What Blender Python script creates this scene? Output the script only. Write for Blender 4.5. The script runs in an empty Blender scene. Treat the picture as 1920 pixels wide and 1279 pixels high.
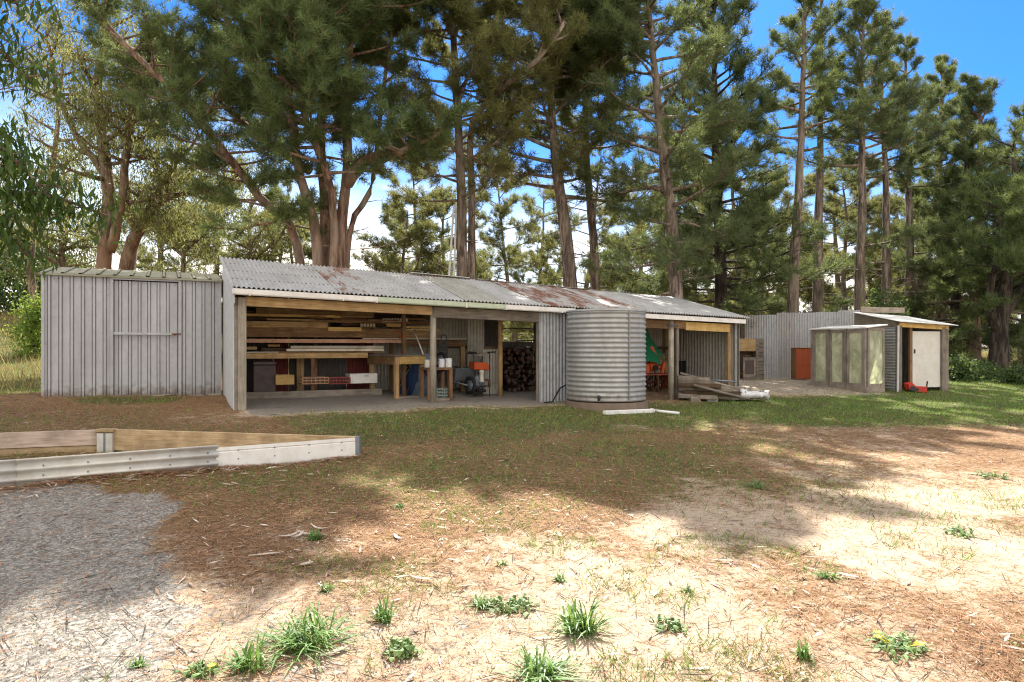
import bpy, math, random
import numpy as np
from mathutils import Vector, Matrix, Quaternion
rng = np.random.default_rng(11); random.seed(11)
SC = bpy.context.scene
COL = SC.collection
F, CX, HZ, EYE = 1250.0, 960.0, 650.0, 1.4          # focal length in photo pixels, principal column, horizon row, eye height
PI = math.pi

def at(u, v, Y):
    """point at depth Y whose bearing was measured on the photograph"""
    return Vector(((u-CX)/F*Y, Y, EYE-(v-HZ)/F*Y))

# ------------------------------------------------------------------ shed frame
A = math.radians(27.4)
P0 = (-4.437, 10.94)
DX, DY = math.cos(A), math.sin(A)
NX, NY = -math.sin(A), math.cos(A)
def L(s, r, z=0.0): return Vector((P0[0]+s*DX+r*NX, P0[1]+s*DY+r*NY, z))
def sr(x, y):
    dx, dy = x-P0[0], y-P0[1]
    return dx*DX+dy*DY, dx*NX+dy*NY
def S(u, r):
    """distance along the shed of the bearing u in the plane r"""
    k = (u-CX)/F
    return (k*(P0[1]+r*NY)-P0[0]-r*NX)/(DX-k*DY)
def Z(u, v, r):
    p = L(S(u, r), r); return EYE-(v-HZ)/F*p.y

# ------------------------------------------------------------------ ground height
def smooth(t):
    t = np.clip(t, 0, 1); return t*t*(3-2*t)
def gz(x, y):
    x = np.asarray(x, float); y = np.asarray(y, float)
    s = (x-P0[0])*DX+(y-P0[1])*DY; r = (x-P0[0])*NX+(y-P0[1])*NY
    z0 = np.interp(s, [-8, -3, 0, 3.5, 6.5, 9, 12, 16.5, 30], [.44, .42, .35, .335, .28, .19, .24, .30, .30])
    z = z0*np.clip((r+11.8)/11.8, 0, 1)**2.6
    z = np.where(r > 0, z0+.12*smooth(r/2.2), z)
    far = smooth((np.hypot(x, y)-30)/30)
    z = z*(1-far)+.42*far
    z = z+2.6*smooth((y-13)/22)*smooth((-x-6.5-.25*(y-12))/10)*(1-smooth((y-60)/80))
    def hp(a, b):
        l = math.hypot(b[0]-a[0], b[1]-a[1]); return ((b[0]-a[0])*(y-a[1])-(b[1]-a[1])*(x-a[0]))/l
    pit = smooth((hp((-1.795,7.79),(-5.2,8.55))+.22)/.15)*smooth((hp((-5.2,8.55),(-7.4,7.87))+.22)/.15)*smooth((hp((-5.35,5.62),(-1.795,7.79))-.0)/.14)
    z = z*(1-pit)+np.minimum(z,.045)*pit
    z = z+.012*np.sin(x*1.7+.6*y)*np.sin(y*1.3-.4*x)+.008*np.sin(x*4.1-y*2.2)
    return z
def g(x, y): return float(gz(x, y))

# ------------------------------------------------------------------ mesh builder
class MB:
    def __init__(s): s.v = []; s.f = []; s.mi = []; s.cur = 0
    def add(s, vs, fs):
        o = len(s.v); s.v += [tuple(p) for p in vs]
        s.f += [tuple(i+o for i in f) for f in fs]; s.mi += [s.cur]*len(fs); return s
    def hexa(s, p):
        return s.add(p, [(0,3,2,1),(4,5,6,7),(0,1,5,4),(1,2,6,5),(2,3,7,6),(3,0,4,7)])
    def box(s, x0, x1, y0, y1, z0, z1):
        return s.hexa([(x0,y0,z0),(x1,y0,z0),(x1,y1,z0),(x0,y1,z0),(x0,y0,z1),(x1,y0,z1),(x1,y1,z1),(x0,y1,z1)])
    def beam(s, p, q, w, h, up=(0,0,1)):
        p, q, up = Vector(p), Vector(q), Vector(up)
        d = (q-p).normalized(); a = d.cross(up)
        if a.length < 1e-4: a = d.cross(Vector((1,0,0)))
        a.normalize(); b = a.cross(d).normalized(); a = a*w/2; b = b*h/2
        return s.hexa([p-a-b, p+a-b, q+a-b, q-a-b, p-a+b, p+a+b, q+a+b, q-a+b])
    def tube(s, pts, rad, n=8, cap=True, wob=0.0):
        pts = [Vector(p) for p in pts]; m = len(pts)
        if not hasattr(rad, '__len__'): rad = [rad]*m
        ref = Vector((.13,.31,.94)); vs = []; fs = []
        for i in range(m):
            d = (pts[min(i+1,m-1)]-pts[max(i-1,0)])
            if d.length < 1e-9: d = Vector((0,0,1))
            d.normalize(); a = d.cross(ref)
            if a.length < .05: a = d.cross(Vector((1,0,0)))
            a.normalize(); b = d.cross(a)
            for k in range(n):
                t = 2*PI*k/n; rr = rad[i]*(1+wob*random.uniform(-1,1))
                vs.append(pts[i]+(a*math.cos(t)+b*math.sin(t))*rr)
        for i in range(m-1):
            for k in range(n):
                k2 = (k+1) % n
                fs.append((i*n+k, i*n+k2, (i+1)*n+k2, (i+1)*n+k))
        if cap:
            fs.append(tuple(range(n-1,-1,-1))); fs.append(tuple((m-1)*n+k for k in range(n)))
        return s.add(vs, fs)
    def lathe(s, prof, n=32, c=(0,0,0)):
        vs = []; fs = []; m = len(prof)
        for (r, z) in prof:
            for k in range(n):
                t = 2*PI*k/n; vs.append((c[0]+r*math.cos(t), c[1]+r*math.sin(t), c[2]+z))
        for i in range(m-1):
            for k in range(n):
                k2 = (k+1) % n; fs.append((i*n+k, i*n+k2, (i+1)*n+k2, (i+1)*n+k))
        return s.add(vs, fs)
    def prism(s, poly, off):
        """closed polygon (3-D points) extruded by off"""
        off = Vector(off); n = len(poly); P = [Vector(p) for p in poly]
        fs = [tuple(range(n-1,-1,-1)), tuple(range(n,2*n))]+[(i,(i+1)%n,n+(i+1)%n,n+i) for i in range(n)]
        return s.add(P+[p+off for p in P], fs)
    def sheet(s, o, u, nrm, bot, top, prof, rows=2, jit=0.0):
        """profiled metal: prof = [(t, offset)], o+u*t; bot(t), top(t) give the two ends as vectors"""
        o, u, nrm = Vector(o), Vector(u), Vector(nrm); vs = []; fs = []; n = len(prof)
        for j in range(rows):
            k = j/(rows-1)
            for (t, off) in prof:
                vs.append(o+u*t+nrm*off+Vector(bot(t))*(1-k)+Vector(top(t))*k+nrm*(jit*math.sin(t*2.3+k*5)))
        for j in range(rows-1):
            for i in range(n-1): fs.append((j*n+i, j*n+i+1, (j+1)*n+i+1, (j+1)*n+i))
        return s.add(vs, fs)
    def build(s, name, mats, parent=None, bevel=0.0, smooth=False, loc=None, rot=None):
        me = bpy.data.meshes.new(name); me.from_pydata(s.v, [], s.f)
        if not isinstance(mats, (list, tuple)): mats = [mats]
        for m in mats: me.materials.append(m)
        if len(mats) > 1: me.polygons.foreach_set('material_index', s.mi)
        if smooth: me.polygons.foreach_set('use_smooth', [True]*len(me.polygons))
        me.update()
        o = bpy.data.objects.new(name, me); COL.objects.link(o)
        if parent: o.parent = parent
        if loc is not None: o.location = loc
        if rot is not None:
            o.rotation_euler = (0,0,rot) if not hasattr(rot,'__len__') else rot
        if bevel:
            b = o.modifiers.new('bevel', 'BEVEL'); b.width = bevel; b.segments = 1; b.limit_method = 'ANGLE'
        return o

def sine(w, period=.076, amp=.009, spp=6, t0=0.0):
    n = max(2, int(w/period*spp)+1)
    return [(t0+w*i/n, amp*math.sin(2*PI*(t0+w*i/n)/period)) for i in range(n+1)]

def npmesh(name, verts, faces_n, mat, parent=None, col=None, loc=None):
    """verts (N,3) listed face by face, every face has faces_n corners"""
    verts = np.ascontiguousarray(verts, dtype=np.float32).reshape(-1,3); n = len(verts)
    me = bpy.data.meshes.new(name)
    me.vertices.add(n); me.vertices.foreach_set('co', verts.ravel())
    me.loops.add(n); me.loops.foreach_set('vertex_index', np.arange(n, dtype=np.int32))
    k = n//faces_n
    me.polygons.add(k); me.polygons.foreach_set('loop_start', np.arange(k, dtype=np.int32)*faces_n)
    if col is not None:
        a = me.attributes.new('tone', 'FLOAT', 'POINT'); a.data.foreach_set('value', np.ascontiguousarray(col, dtype=np.float32))
    me.materials.append(mat); me.update(calc_edges=True)
    o = bpy.data.objects.new(name, me); COL.objects.link(o)
    if parent: o.parent = parent
    if loc is not None: o.location = loc
    return o

def tag(o, label, cat, group=None, kind=None):
    if label: o['label'] = label
    if cat: o['category'] = cat
    if group: o['group'] = group
    if kind: o['kind'] = kind
    return o
def thing(name, label, cat, loc=(0,0,0), rot=0.0, group=None):
    o = bpy.data.objects.new(name, None); COL.objects.link(o); o.empty_display_size = .2
    o.location = loc; o.rotation_euler = (0,0,rot) if not hasattr(rot,'__len__') else rot
    return tag(o, label, cat, group)
def dup(root, loc, rot=None, scale=None, label=None, group=None):
    r = root.copy(); COL.objects.link(r); r.location = loc
    if rot is not None: r.rotation_euler = (0,0,rot) if not hasattr(rot,'__len__') else rot
    if scale is not None: r.scale = scale if hasattr(scale,'__len__') else (scale,)*3
    if label: r['label'] = label
    if group: r['group'] = group
    for ch in list(root.children):
        c = ch.copy(); COL.objects.link(c); c.parent = r
        for gch in list(ch.children):
            d = gch.copy(); COL.objects.link(d); d.parent = c
    return r

# ------------------------------------------------------------------ materials
def newmat(name):
    m = bpy.data.materials.new(name); m.use_nodes = True
    nt = m.node_tree; b = nt.nodes['Principled BSDF']
    b.inputs['Roughness'].default_value = .8; b.inputs['Specular IOR Level'].default_value = .25
    return m, nt, b
def nd(nt, t, **kw):
    n = nt.nodes.new(t)
    for k, v in kw.items(): setattr(n, k, v)
    return n
def lk(nt, a, b): nt.links.new(a, b)
def val(n, **kw):
    for k, v in kw.items(): n.inputs[k.replace('_',' ')].default_value = v
    return n
def coords(nt, scale=(1,1,1), src='Object'):
    tc = nd(nt,'ShaderNodeTexCoord'); mp = nd(nt,'ShaderNodeMapping'); mp.inputs['Scale'].default_value = scale
    if src == 'World':
        ge = nd(nt,'ShaderNodeNewGeometry'); lk(nt, ge.outputs['Position'], mp.inputs['Vector'])
    else: lk(nt, tc.outputs[src], mp.inputs['Vector'])
    return mp.outputs['Vector']
def noise(nt, vec, scale, detail=4, rough=.6, dist=0.0):
    n = nd(nt,'ShaderNodeTexNoise'); val(n, Scale=scale, Detail=detail, Roughness=rough, Distortion=dist)
    lk(nt, vec, n.inputs['Vector']); return n.outputs['Fac']
def ramp(nt, fac, stops):
    r = nd(nt,'ShaderNodeValToRGB'); cr = r.color_ramp
    while len(cr.elements) < len(stops): cr.elements.new(.5)
    for e, (p, c) in zip(cr.elements, stops):
        e.position = p; e.color = (*c, 1) if len(c) == 3 else c
    lk(nt, fac, r.inputs['Fac']); return r.outputs['Color']
def gray(a): return (a,a,a)
def mix(nt, fac, a, b, blend='MIX'):
    m = nd(nt,'ShaderNodeMix', data_type='RGBA', blend_type=blend)
    if isinstance(fac, (int,float)): m.inputs[0].default_value = fac
    else: lk(nt, fac, m.inputs[0])
    for i, x in ((6,a),(7,b)):
        if isinstance(x, tuple): m.inputs[i].default_value = (*x,1) if len(x)==3 else x
        else: lk(nt, x, m.inputs[i])
    return m.outputs[2]
def mth(nt, op, a, b=None, clamp=False):
    m = nd(nt,'ShaderNodeMath', operation=op, use_clamp=clamp)
    for i, x in ((0,a),(1,b)):
        if x is None: continue
        if isinstance(x,(int,float)): m.inputs[i].default_value = x
        else: lk(nt, x, m.inputs[i])
    return m.outputs[0]
def bump(nt, b, h, strength=.3, dist=.02):
    n = nd(nt,'ShaderNodeBump'); val(n, Strength=strength, Distance=dist)
    lk(nt, h, n.inputs['Height']); lk(nt, n.outputs['Normal'], b.inputs['Normal'])
def objvar(nt, col, lo=.75, hi=1.25):
    oi = nd(nt,'ShaderNodeObjectInfo'); mr = nd(nt,'ShaderNodeMapRange'); val(mr, To_Min=lo, To_Max=hi)
    lk(nt, oi.outputs['Random'], mr.inputs['Value'])
    hs = nd(nt,'ShaderNodeHueSaturation'); lk(nt, mr.outputs['Result'], hs.inputs['Value']); lk(nt, col, hs.inputs['Color'])
    return hs.outputs['Color']

def wood(name, c0, c1, axis='x', grain=1.0, var=True, knots=True):
    m, nt, b = newmat(name)
    sc = {'x':(1.2,16,16),'y':(16,1.2,16),'z':(16,16,1.2)}[axis]
    v = coords(nt, sc); f = noise(nt, v, 2.2*grain, 6, .65, .4)
    c = ramp(nt, f, [(.3,c0),(.72,c1)])
    v2 = coords(nt, (1.5,1.5,1.5)); f2 = noise(nt, v2, 2.5, 5, .6)
    c = mix(nt, ramp(nt, f2, [(.42,gray(0)),(.7,gray(.55))]), c, tuple(x*.45 for x in c0))
    if knots:
        v3 = coords(nt, tuple(s*.28 for s in sc)); vo = nd(nt,'ShaderNodeTexVoronoi'); val(vo, Scale=2.5); lk(nt, v3, vo.inputs['Vector'])
        c = mix(nt, ramp(nt, vo.outputs['Distance'], [(.05,gray(.6)),(.12,gray(0))]), c, tuple(x*.3 for x in c0))
    if var: c = objvar(nt, c, .72, 1.25)
    lk(nt, c, b.inputs['Base Color']); bump(nt, b, f, .35, .01)
    return m
def metal(name, base, rust=0.0, axis='y', rough=.48, metallic=.25, streak=.5, dirt=(.16,.15,.12), scale=1.0, seed=0.0, splash=0.0):
    m, nt, b = newmat(name)
    sc = {'x':(.5,2,2),'y':(2,.45,2),'z':(2,2,.45)}[axis]
    v = coords(nt, sc); mpn = nt.nodes[-1]; mpn.inputs['Location'].default_value = (seed,seed*.7,seed*1.3)
    f = noise(nt, v, 1.6*scale, 6, .65); f2 = noise(nt, coords(nt,(1,1,1)), 9, 4, .6)
    c = mix(nt, ramp(nt, f, [(.38,gray(0)),(.68,gray(streak))]), base, tuple(x*.55+d*.25 for x,d in zip(base,dirt)))
    c = mix(nt, ramp(nt, f2, [(.45,gray(0)),(.75,gray(.4))]), c, dirt)
    if splash > 0:
        sz = nd(nt,'ShaderNodeSeparateXYZ'); lk(nt, coords(nt,(1,1,1)), sz.inputs[0]); hz = mth(nt,'ADD', sz.outputs['Z'], mth(nt,'MULTIPLY', mth(nt,'SUBTRACT', f2, .5), -.5))
        c = mix(nt, ramp(nt, hz, [(0,gray(.8)),(splash,gray(0))]), c, (.15,.11,.075))
    if rust > 0:
        v4 = coords(nt, sc); nt.nodes[-1].inputs['Location'].default_value = (3.1+seed,seed,1.7)
        f4 = noise(nt, v4, 1.15*scale, 8, .72, .3)
        k = ramp(nt, f4, [(.64-.26*rust,gray(0)),(.76-.26*rust,gray(1))])
        rc = ramp(nt, f2, [(.3,(.10,.046,.03)),(.7,(.25,.12,.075))])
        c = mix(nt, k, c, rc)
        lk(nt, mix(nt, k, (rough,)*3, (.85,)*3), b.inputs['Roughness'])
        lk(nt, mth(nt,'SUBTRACT',metallic,k,True), b.inputs['Metallic'])
    else:
        lk(nt, ramp(nt, f2, [(.3,gray(rough)),(.8,gray(min(1,rough+.3)))]), b.inputs['Roughness']); b.inputs['Metallic'].default_value = metallic
    b.inputs['Specular IOR Level'].default_value = .4
    lk(nt, c, b.inputs['Base Color']); bump(nt, b, f2, .06, .01)
    return m
def plain(name, c, rough=.6, var=.25, scale=6, spec=.3, dirt=None, metallic=0.0):
    m, nt, b = newmat(name)
    f = noise(nt, coords(nt), scale, 5, .65)
    d = dirt or tuple(x*.5 for x in c)
    lk(nt, mix(nt, ramp(nt, f, [(.4,gray(0)),(.78,gray(min(1,var*2.2)))]), c, d), b.inputs['Base Color'])
    b.inputs['Roughness'].default_value = rough; b.inputs['Specular IOR Level'].default_value = spec; b.inputs['Metallic'].default_value = metallic
    bump(nt, b, f, .08, .01)
    return m
def leafmat(name, c0, c1, trans=(.2,.25,.04), tfac=.35, rough=.6, nscale=.9):
    """foliage: per-leaf tone plus broad clumps; light also passes through"""
    m, nt, b = newmat(name)
    a = nd(nt,'ShaderNodeAttribute', attribute_name='tone')
    f = noise(nt, coords(nt), nscale, 2, .5)
    t = mth(nt,'ADD', mth(nt,'MULTIPLY',a.outputs['Fac'],.6), mth(nt,'MULTIPLY',f,.55), True)
    c = ramp(nt, t, [(.14,tuple(x*.6+d for x,d in zip(c0,(.05,.026,.010)))) if nscale == .9 else (.14,c0),(.28,c0),(.85,c1)])
    lk(nt, c, b.inputs['Base Color']); b.inputs['Roughness'].default_value = rough
    tr = nd(nt,'ShaderNodeBsdfTranslucent'); lk(nt, mix(nt,.5,c,trans), tr.inputs['Color'])
    ms = nd(nt,'ShaderNodeMixShader'); ms.inputs[0].default_value = tfac
    lk(nt, b.outputs[0], ms.inputs[1]); lk(nt, tr.outputs[0], ms.inputs[2])
    lk(nt, ms.outputs[0], nt.nodes['Material Output'].inputs['Surface'])
    return m
def bark(name, c0, c1, c2=None, zs=.18, sc=9):
    m, nt, b = newmat(name)
    f = noise(nt, coords(nt,(1,1,zs),'World'), sc, 7, .7, .3); f2 = noise(nt, coords(nt,(1,1,.5),'World'), 1.3, 4, .6)
    c = ramp(nt, f, [(.34,tuple(x*.6 for x in c0)),(.45,c0),(.60,c1)])
    vb = nd(nt,'ShaderNodeTexVoronoi'); val(vb, Scale=sc*.9); lk(nt, coords(nt,(1,1,zs*.8),'World'), vb.inputs['Vector'])
    c = mix(nt, ramp(nt, vb.outputs['Distance'], [(.4,gray(0)),(.8,gray(.55))]), c, tuple(x*.6 for x in c0))
    if c2: c = mix(nt, ramp(nt, f2, [(.45,gray(0)),(.62,gray(.8))]), c, c2)
    lk(nt, c, b.inputs['Base Color']); b.inputs['Roughness'].default_value = .92; bump(nt, b, f, .9, .04)
    return m

W_OLD  = wood('weathered_timber', (.14,.115,.09), (.33,.28,.22), 'x')
W_OLDZ = wood('weathered_post', (.15,.125,.10), (.36,.31,.25), 'z')
W_POST = wood('treated_post', (.20,.175,.13), (.42,.37,.28), 'z')
W_OLDY = wood('weathered_rail', (.14,.115,.09), (.33,.28,.22), 'y')
W_TAN  = wood('pine_timber', (.28,.17,.07), (.52,.36,.18), 'x')
W_TANZ = wood('pine_upright', (.26,.16,.07), (.50,.34,.17), 'z')
W_TANY = wood('pine_rail', (.26,.16,.07), (.48,.33,.17), 'y')
W_BRN  = wood('brown_timber', (.11,.06,.028), (.27,.16,.075), 'x')
W_BRNZ = wood('brown_upright', (.16,.08,.04), (.32,.18,.09), 'z')
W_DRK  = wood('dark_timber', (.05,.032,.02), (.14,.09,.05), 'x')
W_YEL  = wood('yellow_timber', (.42,.26,.08), (.66,.45,.18), 'x')
W_CRM  = wood('cream_batten', (.5,.43,.33), (.72,.66,.56), 'x', knots=False)
W_RAW  = wood('raw_sleeper', (.30,.20,.10), (.56,.42,.25), 'x')
W_PINK = wood('grey_pink_sleeper', (.28,.21,.16), (.50,.40,.32), 'x')
GALV   = metal('galvanised_roof', (.42,.42,.415), 0, 'y', .6, .12, .7)
GALVR  = metal('rusty_roof', (.42,.415,.40), .78, 'y', .6, .12, .6, scale=1.7, seed=2.2)
GALVR2 = metal('lightly_rusted_roof', (.42,.42,.41), .66, 'y', .6, .12, .6, seed=5.4)
GALVM  = metal('mossy_roof', (.38,.375,.335), .30, 'y', .65, .1, .8, dirt=(.16,.15,.08), seed=8.8)
GWALL  = metal('galvanised_wall', (.43,.44,.45), 0, 'z', .45, .3, .5)
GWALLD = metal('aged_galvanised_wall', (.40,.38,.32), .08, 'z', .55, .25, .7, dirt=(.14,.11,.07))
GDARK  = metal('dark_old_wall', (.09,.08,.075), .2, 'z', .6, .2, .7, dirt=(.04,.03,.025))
GRED   = metal('maroon_wall', (.16,.03,.025), 0, 'z', .6, .1, .6, dirt=(.05,.02,.02))
GFENCE = metal('old_fence_sheet', (.41,.415,.42), .05, 'z', .5, .25, .6, seed=1.0)
GFENCR = metal('rusty_fence_sheet', (.38,.37,.36), .45, 'z', .55, .25, .6, seed=3.7)
TANKM  = metal('tank_steel', (.37,.375,.36), 0, 'z', .45, .35, .75, splash=.28, dirt=(.22,.21,.18))
SHEDP  = metal('pale_grey_paint', (.45,.455,.465), 0, 'z', .5, .05, .7, splash=.22, dirt=(.30,.28,.26))
FIBRO  = plain('pale_sheet', (.50,.50,.49), .7, .2)
WHITE  = plain('white_paint', (.72,.70,.65), .5, .28, dirt=(.45,.41,.34))
CREAMS = plain('cream_steel', (.56,.545,.49), .42, .35, dirt=(.36,.31,.24))
GREENG = plain('pale_green_paint', (.46,.52,.38), .5, .2)
DARKM  = plain('dark_steel', (.03,.03,.032), .5, .3)
BLACKR = plain('black_rubber', (.018,.018,.018), .8, .3)
GREYM  = plain('grey_steel', (.20,.22,.24), .45, .35, metallic=.3)
ORANGE = plain('orange_enamel', (.55,.09,.02), .45, .35, dirt=(.28,.06,.02))
REDP   = plain('red_plastic', (.42,.035,.02), .45, .25)
REDB   = plain('red_brown_panel', (.30,.065,.022), .6, .3)
GTARP  = plain('green_tarp', (.015,.20,.09), .55, .3)
BLUEP  = plain('blue_plastic', (.02,.04,.10), .45, .25)
CRATEG = plain('grey_green_crate', (.20,.25,.22), .55, .2)
TERRA  = plain('terracotta_plastic', (.25,.05,.035), .55, .25)
TANP   = plain('tan_plastic', (.42,.24,.13), .55, .25)
PAPER  = plain('tin_label', (.68,.68,.67), .5, .2, scale=30, dirt=(.3,.32,.38))
CHEST  = plain('brown_trunk', (.085,.06,.055), .6, .4)
JARG   = plain('dusty_jar', (.42,.34,.20), .3, .4, spec=.5)
JARW   = plain('white_jar', (.62,.57,.47), .35, .3, spec=.5)
SACK   = plain('white_sack', (.62,.62,.62), .55, .2, scale=12)
RUSTM  = plain('rusted_iron', (.13,.055,.03), .8, .5)
CONC   = plain('concrete', (.36,.34,.30), .9, .3, scale=10)
PVCW   = plain('white_pvc', (.72,.71,.68), .5, .2, dirt=(.42,.40,.33))
REDSH  = wood('red_chip_edge', (.30,.10,.055), (.62,.45,.32), 'x', 5.0, knots=False)
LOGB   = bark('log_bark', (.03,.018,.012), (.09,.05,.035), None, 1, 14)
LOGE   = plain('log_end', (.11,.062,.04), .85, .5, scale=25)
BK_RED = bark('red_pine_bark', (.11,.066,.045), (.36,.225,.15), (.25,.20,.15))
BK_BRN = bark('brown_pine_bark', (.10,.075,.058), (.33,.26,.205), (.22,.19,.145))
BK_GRY = bark('grey_pine_bark', (.10,.076,.06), (.34,.275,.225), (.17,.14,.095))
BK_GUM = bark('gum_bark', (.10,.07,.05), (.34,.25,.18), (.20,.115,.07), .3, 6)
BK_DRK = bark('dark_bark', (.03,.024,.02), (.115,.09,.07))
ND_DK  = leafmat('dark_pine_needles', (.026,.048,.021), (.14,.20,.08), (.30,.31,.08), .38)
ND_GR  = leafmat('green_pine_needles', (.026,.052,.021), (.15,.22,.08), (.33,.34,.08), .38)
ND_OL  = leafmat('olive_pine_needles', (.036,.048,.017), (.19,.205,.072), (.40,.38,.10), .42)
LF_GUM = leafmat('gum_leaves', (.04,.055,.02), (.20,.21,.08), (.46,.44,.12), .45)
LF_NEAR= leafmat('near_gum_leaves', (.016,.036,.010), (.085,.15,.028), (.25,.34,.03), .36, .42)
LF_BUSH= leafmat('bush_leaves', (.022,.048,.018), (.09,.15,.05), (.24,.30,.06), .34)
LF_LIME= leafmat('lime_bush_leaves', (.06,.11,.02), (.20,.30,.05), (.45,.55,.08), .42)
GRASSM = leafmat('grass_blades', (.045,.11,.02), (.20,.34,.06), (.30,.40,.06), .35, .6, 1.6)
DRYG   = leafmat('dry_grass_blades', (.16,.12,.045), (.36,.30,.13), (.5,.42,.15), .3, .7, 1.5)
TUFT   = leafmat('weed_blades', (.05,.11,.03), (.17,.29,.085), (.35,.5,.08), .3, .45, 4)
TUFTG  = leafmat('blue_green_weed', (.06,.115,.035), (.19,.28,.10), (.35,.45,.12), .22, .55, 4)
YFLOW  = plain('yellow_petals', (.75,.55,.02), .6, .1)
NEEDL  = leafmat('fallen_needles', (.13,.055,.024), (.42,.235,.125), (.3,.16,.08), .05, .8, 1.2)
BARKL  = leafmat('fallen_leaves', (.24,.16,.11), (.62,.52,.42), (.4,.3,.2), .05, .7, 2)
STONE  = leafmat('gravel_stones', (.19,.168,.138), (.43,.39,.33), (.3,.3,.3), .0, .85, 3)
# ================================================================== camera, sun, sky
cam = bpy.data.cameras.new('camera'); co = bpy.data.objects.new('camera', cam); COL.objects.link(co)
co.location = (0,0,EYE); co.rotation_euler = (PI/2,0,0)
cam.sensor_width = 36; cam.lens = F*36/1920; cam.shift_y = (HZ-639.5)/1920; cam.clip_end = 3000; cam.clip_start = .05
SC.camera = co
SUN_EL, SUN_AZ = math.radians(47), math.radians(5)       # azimuth from +Y: almost straight behind the trees
sv = Vector((math.sin(SUN_AZ)*math.cos(SUN_EL), math.cos(SUN_AZ)*math.cos(SUN_EL), math.sin(SUN_EL)))
sl = bpy.data.lights.new('sun','SUN'); sl.energy = 5.0; sl.angle = math.radians(.5); sl.color = (1,.95,.87)
so = bpy.data.objects.new('sun', sl); COL.objects.link(so); so.rotation_euler = (-sv).to_track_quat('-Z','Y').to_euler(); so.location = (0,0,60)
w = bpy.data.worlds.new('World'); SC.world = w; w.use_nodes = True
nt = w.node_tree; bg = nt.nodes['Background']
sky = nd(nt,'ShaderNodeTexSky', sky_type='NISHITA'); sky.sun_disc = False; sky.sun_elevation = SUN_EL; sky.sun_rotation = SUN_AZ
sky.altitude = 200; sky.air_density = 1.0; sky.dust_density = .6; sky.ozone_density = 3.0
tc = nd(nt,'ShaderNodeTexCoord'); sep = nd(nt,'ShaderNodeSeparateXYZ'); lk(nt, tc.outputs['Generated'], sep.inputs[0])
mp = nd(nt,'ShaderNodeMapping'); mp.inputs['Scale'].default_value = (1,1,2.6); lk(nt, tc.outputs['Generated'], mp.inputs['Vector'])
nz = noise(nt, mp.outputs['Vector'], 2.6, 7, .58, .2)
elev = ramp(nt, sep.outputs['Z'], [(0.0,gray(.45)),(.13,gray(.28)),(.30,gray(.0)),(.5,gray(0)),(.62,gray(.16)),(.8,gray(.26))])  # upper stops: unseen overhead cloud added to warm the fill light
behind = ramp(nt, mth(nt,'ADD', mth(nt,'MULTIPLY', sep.outputs['Y'], -.5), .5), [(.42,gray(0)),(.62,gray(.26))])  # unseen bright cloud added at the camera's back to fill the shaded fronts
elev = mth(nt,'ADD', elev, behind)
cl = mth(nt,'ADD', nz, mth(nt,'SUBTRACT', elev, .12))
cm = ramp(nt, cl, [(.54,gray(0)),(.74,gray(1))])
deep = mix(nt, 1.0, sky.outputs['Color'], (.17,.47,.88), 'MULTIPLY')
hz_ = ramp(nt, mth(nt,'ADD', mth(nt,'ADD', sep.outputs['Z'], mth(nt,'MULTIPLY', mth(nt,'SUBTRACT', sep.outputs['X'], .1), .13)), mth(nt,'MULTIPLY', mth(nt,'SUBTRACT', nz, .5), .25)), [(0,gray(1)),(.13,gray(.85)),(.2,gray(.32)),(.30,gray(.0))])
lk(nt, mix(nt, cm, mix(nt, hz_, deep, (5.6,7.0,8.6)), (9.6,9.0,8.2)), bg.inputs['Color']); bg.inputs['Strength'].default_value = .08
SC.view_settings.view_transform = 'Standard'; SC.view_settings.look = 'None'
SC.view_settings.exposure = 1.6; SC.view_settings.gamma = 1
SC.render.engine = 'CYCLES'
SC.cycles.max_bounces = 8; SC.cycles.diffuse_bounces = 4; SC.cycles.transparent_max_bounces = 8
SC.cycles.use_denoising = True; SC.cycles.denoiser = 'OPENIMAGEDENOISE'; SC.cycles.denoising_input_passes = 'RGB_ALBEDO_NORMAL'; SC.cycles.denoising_prefilter = 'NONE'; SC.cycles.filter_width = 1.15
SC.cycles.sample_clamp_indirect = 6

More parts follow.
